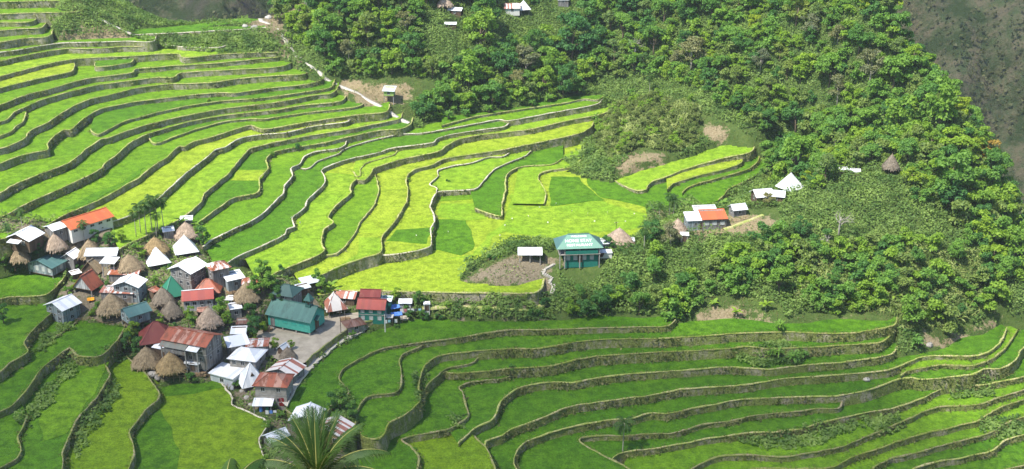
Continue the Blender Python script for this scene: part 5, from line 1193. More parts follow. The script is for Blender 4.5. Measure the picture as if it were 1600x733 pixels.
for i, (u, v, r) in enumerate(((420,29,1.6),(398,45,1.8),(468,15,1.5),(455,24,1.2),(383,42,1.3))): boulder(('big grey rock','pale rock','cracked rock','small rock','flat rock')[i] + ' on the outcrop by the top of the stone path', u, v, r, (BOULD, STONE)[i % 2], group='rocks of the outcrop')
boulder('white rock lying on the terrace wall', 1354, 594, .9); boulder('grey boulder below the tree-covered slope', 1452, 540, 1.1, STONE)
for i, (u, v, r) in enumerate(((385,622,.7),(392,633,.6),(378,612,.6),(488,575,.5),(495,567,.5))): boulder(('pale rubble rock below the concrete house', 'flat rubble rock below the concrete house', 'small rubble rock by the white pyramid hut', 'rough stone at the plaza wall foot', 'mossy stone at the plaza wall foot')[i], u, v, r)
def tarp(label, u, v, yaw, L, W, H, mat, sag=.35, name='tarpaulin', cat='tarpaulin'):
    root = base(name, u, v, yaw, label, cat, max(L, W)*.5); n = 8; V = []; F = []
    for j in range(n+1):
        for i in range(n+1):
            a, b = i/n, j/n; V.append(((a-.5)*L, (b-.5)*W, H - sag*math.sin(math.pi*a)*math.sin(math.pi*b) + .3*b + .06*math.sin(a*17+b*9)))
    k = len(V); V += [(x, y, z-.03) for x, y, z in V]
    for j in range(n):
        for i in range(n):
            q = j*(n+1)+i; F.append((q, q+1, q+n+2, q+n+1)); F.append((k+q+n+1, k+q+n+2, k+q+1, k+q))
    me = bpy.data.meshes.new('sheet'); me.from_pydata(V, [], F); me.materials.append(mat); me.update(); o = bpy.data.objects.new('sheet', me); COL.objects.link(o); o.parent = root
    for ix in (-1, 1):
        for iy in (-1, 1):
            p = MB(); p.tube([(ix*L*.48, iy*W*.48, -.8), (ix*L*.48, iy*W*.48, H + (.15 if iy < 0 else .45) - .12)], [.05,.04], 5); p.build('pole', WOOD, root)
    return root
tarp('blue tarpaulin stretched on poles beside the green house', 618, 490, 30, 3.0, 2.0, 1.9, BLUET)
tarp('crumpled blue tarpaulin lower than the other blue one', 620, 499, 12, 2.8, 1.6, 1.4, BLUET)
tarp('grey white tarpaulin above the washing lines', 606, 504, -8, 3.0, 1.6, 1.7, simple('grey sheet', (.45,.45,.43), .7, .2, .2))
tarp('orange cloth spread out beside the blue-grey house', 142, 471, 20, 1.7, 1.2, .5, ORCL, name='orange_cloth', cat='cloth')
tarp('blue sheet under the brown thatched hut at the olive paddy', 243, 574, 30, 2.0, 1.0, .9, BLUET)
def washing(label, u, v, yaw, L, cols):
    root = base('washing_line', u, v, yaw, label, 'washing line', 1.0); m = MB()
    for s in (-1, 1):
        p = MB(); p.tube([(s*L/2,0,-.8),(s*L/2,0,1.9)], [.05,.04], 6); p.build('pole', WOOD, root)
    m.tube([(-L/2,0,1.8),(0,0,1.68),(L/2,0,1.8)], .015, 4); m.build('line', WOOD, root); n = len(cols)
    for i, c in enumerate(cols):
        x = (i+.5)/n*L - L/2; w = L/n*.4; q = MB(); q.box(x-w, x+w, -.015, .015, .75 + (i % 3)*.2, 1.72); q.build('cloth', c, root)
    return root
PINK = simple('pink cloth', (.55,.2,.22), .8, .1, .1); CYAN = simple('pale blue cloth', (.30,.55,.62), .8, .1, .1); DKC = simple('dark cloth', (.05,.06,.09), .8, .1, .1)
washing('washing line hung with white and pink cloths above the bushes', 642, 492, 4, 5.5, [WHITEC, PINK, WHITEC, WHITEC, DKC, CYAN])
washing('washing line of pale and dark cloths beside the green house', 611, 509, 10, 3.4, [WHITEC, CYAN, DKC, WHITEC])
washing('washing line with white cloth on the rail of the concrete house', 424, 652, 0, 2.6, [WHITEC, BLUET, WHITEC])
def barrel(label, u, v, mat):
    root = base('water_barrel', u, v, 0, label, 'barrel', .5); m = MB(); m.tube([(0,0,-.1),(0,0,.15),(0,0,.5),(0,0,.85),(0,0,1.0)], [.33,.38,.39,.38,.33], 12); m.build('body', mat, root)
    m = MB(); m.tube([(0,0,1.0),(0,0,1.05)], [.3,.28], 12); m.build('lid', mat, root); return root
barrel('green water barrel under the patched white sheet roof', 418, 643, GREENR); barrel('blue water barrel beside the green barrel', 408, 643, BLUET); barrel('white water tank in the yard of the plank shed', 321, 582, WHITE); barrel('pale drum beside the plank shed', 291, 582, CREAM)
# white rags on sticks that scare birds from the ripening rice
for i, (u, v) in enumerate(((842,328),(868,322),(893,334),(918,338),(949,336),(826,342),(801,346),(857,352),(930,350),(790,356),(782,372),(470,352),(456,344),(440,372),(700,366),(650,372),(990,338),(976,350))):
    root = base('bird_scarer', u, v, 20*i, 'white rag on a stick standing in the ripening rice', 'bird scarer', .1, group='white rags in the rice')
    m = MB(); m.tube([(0,0,-.2),(0,0,1.1)], [.03,.02], 5); m.build('stick', TANW, root)
    m = MB(); m.poly([(0,-.01,1.1),(.42,.05,1.02),(.38,.1,.75),(0,.0,.8),(0,.02,1.1),(.42,.08,1.02),(.38,.13,.75),(0,.03,.8)], [(0,1,2,3),(7,6,5,4),(0,4,5,1),(1,5,6,2),(2,6,7,3),(3,7,4,0)]); m.build('rag', WHITEC, root)

def wood_pile(label, u, v, yaw, n=5):
    root = base('wood_pile', u, v, yaw, label, 'wood pile', 1.0); rr = random.Random(int(u)); m = MB()
    for j in range(3):
        for i in range(n - j):
            y = (i - (n-j)/2) * .3; m.tube([(-1.2 + rr.uniform(-.2,.2), y, .14 + j*.26), (1.2 + rr.uniform(-.2,.2), y + rr.uniform(-.05,.05), .14 + j*.26)], .13, 6)
    m.build('logs', TANW, root)
    for s_ in (-1, 1):
        p = MB(); p.box(-.06, .06, s_*n*.17-.05, s_*n*.17+.05, -.4, 1.1); p.build('stake', WOOD, root)
for q in (('pile of cut poles in the lane below the green pyramid hut', 290, 466, 20), ('pile of timber beside the church', 418, 516, -20), ('stack of firewood beside the biggest thatched hut', 152, 484, 50), ('pile of poles before the tall grey timber house', 362, 458, 30), ('stack of wood behind the stone hut', 540, 500, 10), ('pile of planks under the restaurant', 893, 410, 4), ('firewood heap by the plank shed', 315, 586, 0), ('timber heap beside the dark red hipped roof', 228, 522, 40)): wood_pile(*q)
def fence(label, pts, h=1.1):
    Q = [hit(u, v) for u, v in P(pts)]; root = empty('bamboo_fence', Q[0]); tag(root, label, 'fence'); o0 = Q[0]; rails = MB()
    for a, b in zip(Q[:-1], Q[1:]):
        n = max(2, int((b-a).length / 1.3))
        for i in range(n):
            q = a.lerp(b, i/n) - o0; p = MB(); p.tube([q + Vector((0,0,-.5)), q + Vector((0,0,h))], .06, 5); p.build('post', TANW, root)
        for z in (.45, .9): rails.bar(a - o0 + Vector((0,0,z)), b - o0 + Vector((0,0,z)), .06)
    rails.build('rail', TANW, root)
fence('bamboo fence along the paddy below the golden thatched hut', '262,594 290,592 318,590 338,592'); fence('bamboo fence at the back of the plaza', '508,494 520,488 532,490'); fence('fence on the wall beside the blue-grey house', '118,504 140,500 160,506 178,508'); fence('fence around the yard behind the rusty orange house', '1136,346 1150,348 1172,342')
# ------------------------------------------------------------------ scatter over the natural ground
FT = np.array(FOOT)
def clear(x, y, extra=0.0):
    """True where nothing built stands within its own radius"""
    ok = np.ones(x.shape, bool)
    for a, b, r in FT:
        m = (np.abs(x - a) < r + extra) & (np.abs(y - b) < r + extra)
        if m.any(): ok[m] &= ((x[m]-a)**2 + (y[m]-b)**2) > (r + extra)**2
    return ok
NATG = np.zeros(GX.shape, bool); NATG[(NT | (TK < 0)) & ~FORCED & (GZ >= TZ - .05)] = True
def isnat(x, y):
    ix = np.clip(((np.asarray(x) - gx[0]) / st + .5).astype(int), 0, len(gx)-1); iy = np.clip(((np.asarray(y) - gy[0]) / st + .5).astype(int), 0, len(gy)-1); return NATG[iy, ix]
def grid_at(A, x, y):
    ix = np.clip(((x - gx[0]) / st + .5).astype(int), 0, len(gx)-1); iy = np.clip(((y - gy[0]) / st + .5).astype(int), 0, len(gy)-1); return A[iy, ix]
ZONE = {k: np.array(P(v)) for k, v in {
 'forest': '400,-60 445,45 480,105 530,118 600,122 640,150 660,188 720,178 800,165 900,150 930,120 1000,120 1100,140 1160,190 1230,230 1300,215 1540,225 1400,-60',
 'rightwood': '1100,-60 1110,130 1170,190 1240,225 1530,230 1470,100 1420,-60',
 'crest': '1170,235 1230,225 1300,205 1540,225 1600,300 1620,420 1560,470 1480,330 1300,300 1210,300',
 'cane': '930,235 935,190 960,165 1020,150 1090,165 1105,215 1060,240 1000,235 960,262',
 'canelow': '1240,470 1280,400 1400,380 1530,400 1560,470 1500,520 1420,520 1300,490',
 'spurdark': '860,410 950,395 1010,380 1050,400 1100,470 1060,500 880,500 860,480',
 'spurmid': '1010,380 1100,360 1200,340 1300,380 1260,470 1100,470 1050,430',
 'knoll': '715,446 735,428 760,408 830,396 866,396 866,415 862,462 800,458',
 'dirtA': '506,120 560,128 625,118 700,132 690,150 650,170 640,196 560,166 520,140',
 'dirtB': '955,245 1005,232 1060,240 1060,252 960,276', 'dirtC': '1095,180 1150,200 1180,238 1130,232 1085,215',
 'dry': '1085,470 1150,462 1215,480 1235,512 1080,512', 'dry2': '1235,494 1390,488 1400,508 1235,508', 'dry3': '1440,515 1520,510 1550,540 1400,550', 'slip': '1505,545 1560,470 1572,500 1550,545',
 'yard': '1060,345 1100,365 1180,370 1220,345 1215,325 1130,330', 'village': '-60,350 170,350 300,330 350,400 480,430 560,455 680,460 860,470 860,500 600,520 500,560 440,700 400,760 380,640 250,605 190,520 90,480 110,420 -60,425',
 'topleft': '120,-10 210,60 60,75 60,20', 'bankright': '205,50 420,44 450,90 430,90 348,72 260,66',
 'rocks': '380,25 440,0 480,10 440,50 400,50', 'v1': '-60,420 100,420 100,470 -60,470'}.items()}
def zone(u, v, *ks):
    m = np.zeros(u.shape, bool)
    for k in ks: m |= inpoly(u, v, ZONE[k])
    return m
BARE = ('knoll', 'dirtA', 'dirtB', 'dirtC', 'slip', 'yard')
# ---- single trees of the wooded slopes, spaced out
LAND = [(612,150,'the stilt hut'), (700,14,'the hilltop thatched roof'), (806,14,'the striped hilltop house'), (1020,195,'the cane thicket'), (645,190,'the path foot'), (440,40,'the upper stone path'),
 (903,400,'the green restaurant'), (1110,350,'the rusty orange house'), (1234,290,'the spur pyramid hut'), (1391,262,'the lone thatched hut'), (1545,510,'the pale landslip'), (1300,500,'the top paddies'), (1420,60,'the shaded gorge'), (1510,190,'the wooded skyline'), (940,160,'the narrow yellow paddies')]
def lm(u, v):
    d = [((u-a)**2 + ((v-b)*1.2)**2, i) for i, (a, b, _) in enumerate(LAND)]; q, i = min(d); a, b, n = LAND[i]
    rel = 'close by' if q < 30**2 else ('uphill of' if v < b - 25 else 'downhill of' if v > b + 25 else 'level with'); return rel, n
WORD = {'dense_dark': 'dense dark green', 'green': 'bushy mid green', 'bright': 'fresh bright green', 'yellow': 'yellowish green', 'olive': 'dull olive', 'grey': 'pale grey-green', 'rust': 'russet-leaved', 'cane': 'long-leaved', 'dead': 'leafless grey', 'gold': 'golden flowering', 'banana': 'broad-leaved'}
pts = []; cell = {}
r2 = np.random.default_rng(33)
cand = np.stack([r2.uniform(-110, 190, 80000), r2.uniform(285, 500, 80000)], 1)
cz = vis(cand[:, 0], cand[:, 1]); cu, cv = project(np.column_stack([cand, cz])); nat_ = isnat(cand[:, 0], cand[:, 1])
inf = zone(cu, cv, 'forest'); inr = zone(cu, cv, 'rightwood'); inc = zone(cu, cv, 'crest'); low_ = zone(cu, cv, 'canelow', 'spurmid', 'spurdark'); bad = zone(cu, cv, 'cane', *BARE, 'dry', 'dry2')
okc = nat_ & (cu > -40) & (cu < 1640) & (cv > -55) & (cv < 530) & (inf | inr | inc | low_) & ~bad & clear(cand[:, 0], cand[:, 1], 2.6)
def seen(x, y, h):
    zt = vis(x, y) + h; ok = np.ones(x.shape, bool)
    for t in np.linspace(.55, .985, 70): ok &= vis(x * t, y * t) < CAMZ + (zt - CAMZ) * t
    return ok
okc &= seen(cand[:, 0], cand[:, 1], 3.0)
# keep the sight lines to the roofs free: no tall tree just in front of a building
for a, b, rad in FOOT:
    if rad < 1.2: continue
    q = vis(np.array([a]), np.array([b]))[0]; fu, fv = project(np.array([a, b, q])); k = 1931/330*rad
    okc &= ~((np.abs(cu - fu) < k + 19) & (cv > fv - 6) & (cv < fv + 64) & (fu > 560)) if True else False
n_tree = 0; EXTRA = []; TREES = []
ALLC = list(zip(cand, cz, cu, cv, inf, inr, inc, low_, okc))
def free(x, y, sp_, k):
    key = (int(x // 11), int(y // 11))
    for i in (-1, 0, 1):
        for j in (-1, 0, 1):
            for (px, py, ps) in cell.get((key[0]+i, key[1]+j), ()):
                if (px-x)**2 + (py-y)**2 < ((sp_ + ps) * k) ** 2: return False
    cell.setdefault(key, []).append((x, y, sp_)); return True
for (x, y), z, u, v, a, b, c, d, ok in ALLC:
    if not ok or n_tree >= 290: continue
    s = (r2.uniform(.8, 1.45) if r2.uniform() < .8 else r2.uniform(1.5, 2.1)) * (1.12 if a and u < 1000 else 1.0)
    if not free(x, y, 4.3 * s + (7 if d and not (a or b or c) else 0), .62): continue
    t = vnoise(x*.045, y*.045, 91); w = r2.uniform()
    if c: kind = 'bright' if w < .3 else 'yellow' if w < .45 else 'green' if w < .78 else 'olive' if w < .88 else 'dense_dark'
    elif b and u > 1100: kind = 'green' if w < .28 else 'olive' if w < .46 else 'grey' if w < .6 else 'bright' if w < .8 else 'dense_dark' if w < .93 else 'yellow'
    elif a: kind = 'dense_dark' if w < .34 * (.5 + t) else 'green' if w < .62 else 'bright' if w < .8 else 'olive' if w < .88 else 'grey' if w < .96 else 'yellow'
    else: kind = 'green' if w < .4 else 'bright' if w < .6 else 'olive' if w < .8 else 'dense_dark'; s *= .6
    rel, n = lm(u, v); size = 'small' if s < .85 else 'tall' if s > 1.3 else 'rounded'
    o = put(kind, x, y, z, s, label=f"{size} {WORD[kind]} tree {rel} {n}", cat='tree', group='trees of the wooded slopes', sz=s * r2.uniform(.85, 1.15)); n_tree += 1; TREES.append((o, u, v))
ORD = 'nearest second third fourth fifth sixth seventh eighth ninth tenth eleventh twelfth thirteenth fourteenth fifteenth sixteenth'.split()
by = {}
for o, u, v in TREES: by.setdefault(o['label'], []).append((o, u, v))
for lab, ls in by.items():
    if len(ls) < 2: continue
    a, b, n = next(t for t in LAND if lab.endswith(t[2])); ls.sort(key=lambda t: (t[1]-a)**2 + (t[2]-b)**2)
    for i, (o, u, v) in enumerate(ls): o['label'] = lab + (', the nearest such' if i == 0 else f', {ORD[min(i, 15)]} nearest such')
for (x, y), z, u, v, a, b, c, d, ok in ALLC:
    if not ok or len(EXTRA) >= 1100: continue
    s = r2.uniform(.7, 1.5)
    if free(x, y, (2.7 if d and not (a or b) else 3.1) * s, .42): EXTRA.append((x, y, z, s * (.82 if d and not (a or b or c) else .88), r2.uniform()))
# ---- the rest of the canopy, which reads as one mass
CV = []; CF = []; CM = []; nb = 0; vars_ = []
for i in range(7):
    q = np.random.default_rng(700 + i); vars_.append(crown_np(q, 2.9, 4.6, 1.2, 12, 52, .8, .78, .3)[:2])
inz = zone(cu, cv, 'cane') & nat_ & ~zone(cu, cv, 'dirtB', 'dirtC'); CANEX = []
for (x, y), z, ok in zip(cand, cz, inz):
    if ok and len(CANEX) < 150 and free(x, y, 2.1, .5): CANEX.append((x, y, z, r2.uniform(.35, .7), -r2.uniform(.01, 1)))
for x, y, z, s, w in EXTRA[:1100] + CANEX:
    V, F = vars_[int(abs(w) * 7) % 7]; a = w * 40; c_, s_ = math.cos(a), math.sin(a)
    Q = np.stack([V[:, 0]*c_ - V[:, 1]*s_, V[:, 0]*s_ + V[:, 1]*c_, V[:, 2]], 1) * s + np.array([x, y, z - .4])
    CV.append(Q); CF.append(F + nb); nb += len(Q); CM.append(np.full(len(F), int(w * 977) % 6 if w > 0 else (6 if w < -.35 else 3)))
o = mesh_np('forest_canopy', np.vstack(CV), np.vstack(CF), None, mats=[LEAF['mid'], LEAF['dark'], LEAF['olive'], LEAF['bright'], LEAF['bright'], LEAF['mid'], LEAF['cane']], mi=np.concatenate(CM)); tag(o, kind='stuff')
# ---- trees and plants that stand out
def at(kind, u, v, s, label, cat='tree', group=None, sz=None, name=None):
    p = hit(u, v); return put(kind, p.x, p.y, p.z, s, label=label, cat=cat, group=group, sz=sz, name=name)
at('dead', 992, 92, 1.25, 'tall bare grey tree in the middle of the forest'); at('dead', 1310, 372, 1.2, 'spreading leafless tree on the spur below the crest'); at('dead', 1290, 395, .9, 'smaller leafless tree beside the spreading leafless one'); at('dead', 752, 80, .7, 'thin bare tree below the hilltop houses')
at('gold', 1545, 262, 1.1, 'tall tree with golden blossom on the skyline'); at('gold', 1572, 300, .75, 'lower golden blossoming tree on the skyline')
at('bright', 560, 62, 1.0, 'vivid lime green tree above the stone path'); at('bright', 1250, 130, 1.25, 'vivid green tree standing alone in the far wood')
at('grey', 1048, 386, .95, 'silvery grey-green tree in front of the hut below the rusty house'); at('grey', 1262, 62, 1.2, 'pale silver-leaved tree high in the far wood'); at('grey', 1200, 322, .55, 'small grey bush growing before the half hidden white roofs', cat='bush', name='shrub')
at('rust', 668, 168, 1.15, 'russet cane clump below the stilt hut', cat='plant', name='cane_clump')
at('dense_dark', 948, 392, .55, 'dark round tree beside the restaurant sheds'); at('dense_dark', 1545, 285, 1.3, 'big dark tree on the crest by the golden blossom'); at('dense_dark', 1480, 330, 1.2, 'dark spreading tree shading the far side of the crest')
for i, (u, v, s) in enumerate(((930,192,1.1),(700,186,1.2),(725,182,1.0),(760,176,1.1),(790,172,1.2),(830,166,1.0),(860,160,1.1),(985,150,1.0))):
    at('dracaena', u, v, s, f"spiky pandan tree {('at the end of the yellow paddies','nearest the stone path foot','with drooping leaves above the top wall','of middling height above the top wall','tallest above the top wall','with pale leaves above the top wall','at the forest edge above the top wall','beside the cane thicket')[i]}", group='pandan trees along the forest edge')
for i, (u, v, s) in enumerate(((1215,515,1.0),(1205,560,1.1),(1238,565,1.15),(1435,545,1.2),(1258,560,.8))):
    at('dracaena', u, v, s, ('spiky plant at the corner of the top paddies','spiky pandan on the bank between two paddies','second spiky pandan on the bank, slightly bigger','spiky pandan below the wood by a boulder','little spiky pandan beside its bigger twin')[i], cat='plant')
for i, (u, v, s) in enumerate(((220,352,1.0),(229,356,1.1),(238,350,1.15),(213,358,.9),(247,349,1.2),(256,346,1.0),(245,362,.9),(36,350,.75),(16,372,.7),(133,372,.8))):
    at('areca', u, v + 12, s, ('thin areca palm in the front of the palm row','second areca palm of the row above the village','tallest areca palm of the clustered row','short areca palm at the outer end of the row','slender areca palm standing apart to the rear','areca palm with a heavy head at the row end','low areca palm below the palm row','lone areca palm in the paddy above the white roof','small areca palm beside the wide white roof','areca palm against the orange-roofed hall')[i], group='areca palms above the village', cat='palm')
for i, (u, v, s) in enumerate(((1006,398,1.0),(1022,372,.8),(1030,345,.7),(1046,340,.9))):
    at('areca', u, v, s, ('tall areca palm at the edge of the basin paddies','shorter areca palm beside the feathery palm','small areca palm by the dark paddy','areca palm behind the hut below the rusty house')[i], group='areca palms on the spur', cat='palm')
at('areca', 972, 720, 1.25, 'solitary thin areca palm among the lower paddies', cat='palm'); at('cocosmall', 1052, 338, .95, 'feathery palm with a russet spike behind the rusty house', cat='palm')
at('areca', 1004, 122, 1.1, 'areca palm in the forest above the cane thicket', cat='palm'); at('areca', 1015, 150, 1.0, 'lower areca palm in the forest by the thicket', cat='palm')
for i, (u, v, s) in enumerate(((180,376,.8),(285,358,.9),(300,372,.8),(306,356,.7),(517,452,.9),(508,458,.8),(525,460,.7),(575,500,.55),(1130,322,.8),(1205,290,.8),(1150,498,.8),(1290,478,.9),(1240,455,.9),(1115,480,.8),(950,486,.7),(1196,488,.9),(1395,470,.9))):
    at('banana', u, v, s, f"banana plant {('below the orange-roofed hall','behind the little white sheds','beside the highest thatched hut','at the paddy corner uphill of the huts','by the edge of the yellow paddy','next to the striped roofs','behind the striped pyramid hut','in front of the bright red roof','behind the bare yard','below the white pyramid hut on the spur','among dry grass on the bank','over the top paddies','on the bushy bank over the paddies','beside the dry grass bank','at the foot of the dark bushes','in the notch above the top paddies','high on the cane slope')[i]}", cat='banana plant')
for i, (u, v, s, k) in enumerate(((412,448,1.0,'village'),(402,468,.9,'village'),(424,462,.9,'village'),(350,500,.85,'village'),(356,512,.7,'villageb'),(393,505,.75,'village'),(400,527,.8,'village'),(412,520,.5,'villageb'),(210,534,.85,'villageb'),(203,552,.8,'village'),(218,556,.7,'village'),(318,384,.75,'village'),(310,376,.6,'village'),(495,452,.75,'village'),(503,462,.7,'village'),(298,500,.6,'villageb'),(242,452,.5,'village'),(252,508,.5,'villageb'),(150,382,.6,'village'),(172,388,.65,'village'),(190,380,.6,'villageb'),(156,492,.5,'village'),(168,458,.45,'village'),(222,402,.55,'villageb'),(655,478,.6,'village'),(620,470,.6,'villageb'),(434,480,.8,'village'),(430,548,.55,'villageb'),(455,545,.4,'villageb'),(532,640,.75,'village'),(520,640,.6,'village'),(548,655,.6,'village'),(130,402,.4,'villageb'),(8,420,.6,'village'),(60,400,.5,'village'),(6,505,.7,'village'),(120,455,.5,'villageb'),(660,500,.4,'village'))):
    w = ('tall leafy tree by the rusty shelter','tree shading the large dark thatched hut','leafy tree between the hut and the church','broad tree behind the narrow white shed','light green sapling beside a broad tree','tree on the lane beside the outhouse','tree at the dusty corner of the plaza','low fresh tree at the plaza edge','yellowish tree beside the teal stilt house','dense tree over the dark red hipped roof side','bushy tree above the brown thatched hut','dark tree at the end of a terrace wall','smaller tree behind the dark one on the terrace','tree beside the open grey shelter','tree in front of the yellow paddy corner','small tree behind the pale steep hut','shrubby tree near the green pyramid hut','light tree beside the ragged grey hut','tree behind the mottled thatched hut','tree over the broad grey metal roof','small tree below the areca row','bush-like tree by the biggest thatched hut','little tree below the red A-frame hut','young tree beside the pale pyramid hut','tree at the foot of the dirt bank','fresh tree beyond the bright red roof','tree close to the dark green roof','sapling in the dusty lane above the white roofs','yellow-green bush at the plaza corner','dark tree on the paddy edge behind the white gable','lower tree beside the white gable','tree between the white gable and the paddies','small tree beside the narrow white gabled house','shrubby tree at the paddy margin','tree before the wide white roof','dark tree at the margin of the olive paddy','tree on the wall below the small paddy','creeping tree over the bank beyond the washing')[i]
    at(k, u, v, s, w, cat='tree', name=None, sz=s * .95)
def bushes(spec):
    for i, (u, v, s, w) in enumerate(spec): at('bush', u, v, s, w, cat='bush', name=None)
bushes(((768,406,.8,'dark round bush on the shoulder of the bare knoll'),(780,404,.5,'small bush behind the dark round bush'),(1402,622,1.0,'leafy shrub on a paddy bank beneath the wood'),(815,575,.8,'solitary shrub on the wall between two paddies'),(466,232,1.0,'dark shrub on the edge of an upper paddy'),(424,242,.8,'shrub at the bend of a terrace lip'),(660,545,.0001,'')) if False else ((768,406,.8,'dark round bush on the shoulder of the bare knoll'),(780,404,.5,'small bush behind the dark round bush'),(800,577,.7,'solitary shrub on the wall between two paddies'),(464,232,.9,'dark shrub on the edge of an upper paddy'),(426,244,.8,'shrub at the bend of a terrace lip'),(326,158,.6,'round shrub growing from an upper terrace wall'),(700,284,.45,'low shrub on a pale terrace wall'),(638,284,.7,'shrub at the corner of a yellow paddy'),(520,640,.7,'bush in front of the white gable'),(485,505,.6,'bush at the far end of the church'),(300,505,.7,'bush in the lane beside the pale steep hut'),(165,500,.6,'bush on the garden bank of the biggest hut'),(145,492,.8,'dark bush beside the blue-grey house'),(230,510,.5,'bush under the teal stilt house'),(25,425,.7,'bush below the brown thatched hut'),(60,425,.6,'bush on the rim before the teal-roofed house'),(250,418,.7,'bush in front of the pale pyramid hut'),(262,420,.6,'bush by the lane below the pyramid huts'),(640,495,.9,'wide bush under the washing line'),(665,497,.8,'bush beside the end of the washing line'),(620,513,.6,'bush against the pale concrete pole'),(510,520,.001,'')[:0] or (686,498,.7,'bush at the foot of the bank below the yellow paddy')))
# ---- shrubs between the houses
BL = [(o.location.x, o.location.y, o['label']) for o in SC.objects if o.parent is None and o.get('category') in ('house', 'hut', 'shed', 'hall', 'church', 'shelter')]
r3_ = np.random.default_rng(19); used_ = set(); nsh = 0
for q in range(4000):
    x, y = r3_.uniform(-135, 10), r3_.uniform(200, 335); xa, ya = np.array([x]), np.array([y]); z = vis(xa, ya); u, v = project(np.stack([xa, ya, z], 1))
    if nsh >= 44 or not zone(u, v, 'village')[0] or not isnat(xa, ya)[0] or not clear(xa, ya, -.6)[0] or inpoly(u, v, np.array(P('400,520 470,500 560,500 500,550 440,560')))[0]: continue
    lab = sorted(((bx-x)**2 + (by_-y)**2, l) for bx, by_, l in BL); l = next((l for d_, l in lab[:4] if l not in used_), None)
    if l is None: continue
    used_.add(l); w = l.split(); ex_ = ' '.join(w[:9]); 
    while ex_.split()[-1] in ('a', 'an', 'the', 'of', 'and', 'with', 'in', 'on', 'by', 'to', 'from', 'beside', 'behind', 'below', 'before', 'over', 'at', 'among', 'between', 'its', 'under', 'against', 'into'): ex_ = ' '.join(ex_.split()[:-1])
    put('bush', x, y, z[0], r3_.uniform(.55, 1.05), label='leafy shrub close to the ' + ex_, cat='bush'); nsh += 1
# ---- undergrowth: nobody could count it
def scatter(name, n, x0, x1, y0, y1, want, hfun, Ls, Ws, mat, seed, upb=.35):
    r = np.random.default_rng(seed); x = r.uniform(x0, x1, n); y = r.uniform(y0, y1, n); z = vis(x, y); u, v = project(np.stack([x, y, z], 1))
    m = isnat(x, y) & (u > -60) & (u < 1660) & (v > -60) & (v < 770); x, y, z, u, v = x[m], y[m], z[m], u[m], v[m]
    m = want(u, v, x, y, r); x, y, z = x[m], y[m], z[m]; m = clear(x, y, -.2 if 'grass' in name else .35); x, y, z = x[m], y[m], z[m]; k = len(x)
    top = hfun(x, y); h = top * r.uniform(.25, 1, k) ** .6
    # lean with the slope of the leaf canopy so that the mounds are lit as mounds
    e = .6; gxx = (vis(x+e, y) + hfun(x+e, y) - vis(x-e, y) - hfun(x-e, y)) / (2*e); gyy = (vis(x, y+e) + hfun(x, y+e) - vis(x, y-e) - hfun(x, y-e)) / (2*e)
    nn = np.stack([-gxx, -gyy, np.ones(k)], 1); nn /= np.linalg.norm(nn, axis=1)[:, None]; nn = nn + r.normal(size=(k, 3)) * .5
    d = r.normal(size=(k, 3)); d[:, 2] = d[:, 2] * .5 + upb; s = r.uniform(.6, 1.4, k)
    V, F = leaf_quads(np.stack([x, y, z + h], 1), d, nn, s * Ls, s * Ws); o = mesh_np(name, V, F, mat); tag(o, kind='stuff'); return k
def hum(x, y): return .35 + 4.2 * np.clip(vnoise(x*.17, y*.17, 101) * .8 + vnoise(x*.5, y*.5, 102) * .45 - .34, 0, 2)
def hlow(x, y): return .2 + .9 * np.clip(vnoise(x*.5, y*.5, 103) - .2, 0, 1)
wood = lambda u, v, x, y, r: (~zone(u, v, 'village', 'v1', *BARE, 'dry', 'dry2', 'dry3', 'rocks', 'cane') & (y > 235)) & ~((zone(u, v, 'canelow')) & (r.uniform(size=u.shape) < .55))
scatter('undergrowth', 760000, -200, 195, 285, 520, wood, hum, .66, .4, UNDER, 401)
CANEM = leaf_mat('cane thicket blades', (.17,.27,.05), kind='W', scale=.2, alt=(.46,.52,.18), vary=.4)
canez = lambda u, v, x, y, r: (zone(u, v, 'cane') | (zone(u, v, 'canelow') & (r.uniform(size=u.shape) < .75))) & ~zone(u, v, *BARE, 'dry2', 'dry3')
scatter('cane_thicket', 260000, -20, 170, 285, 460, canez, hum, 1.5, .27, CANEM, 402, .9)
vilz = lambda u, v, x, y, r: zone(u, v, 'village', 'v1') & (vnoise(x*.16, y*.16, 111) > .33)
scatter('village_weeds', 150000, -140, 20, 190, 345, vilz, hlow, .6, .36, UNDER, 403)
dryz = lambda u, v, x, y, r: zone(u, v, 'dry', 'dry2', 'dry3', 'knoll', 'dirtA', 'dirtB', 'dirtC', 'rocks', 'topleft') & (vnoise(x*.3, y*.3, 112) > .42)
scatter('dry_grass', 280000, -180, 190, 285, 470, dryz, hlow, .55, .13, DRYL, 404, 1.2)
grz = lambda u, v, x, y, r: zone(u, v, *BARE, 'dry', 'dry3', 'topleft', 'bankright', 'village') & (vnoise(x*.22, y*.22, 113) > .55)
scatter('green_weeds', 120000, -180, 190, 200, 470, grz, hlow, .5, .28, UNDER, 405, .5)
WEED = [np.array(P(q)) for q in ('1150,690 1240,668 1330,655 1350,670 1300,690 1200,705', '1340,655 1400,650 1420,668 1370,682', '1530,655 1610,648 1610,680 1560,690 1530,675', '1490,592 1560,590 1550,620 1480,625', '1140,548 1215,532 1262,548 1258,575 1160,572', '640,590 664,575 672,610 655,640',
  '700,655 735,648 728,672 695,675', '532,600 552,620 562,660 522,655', '108,498 62,528 48,560 66,550 112,515', '75,600 112,556 128,570 84,625 42,668 20,662', '112,690 160,618 182,598 184,622 152,664 122,722', '160,545 206,518 218,560 182,568', '640,461 862,461 866,500 640,498', '880,252 940,222 988,240 962,272 900,264', '205,58 420,52 432,86 350,86 250,72', '1395,510 1440,515 1450,548 1400,550')]
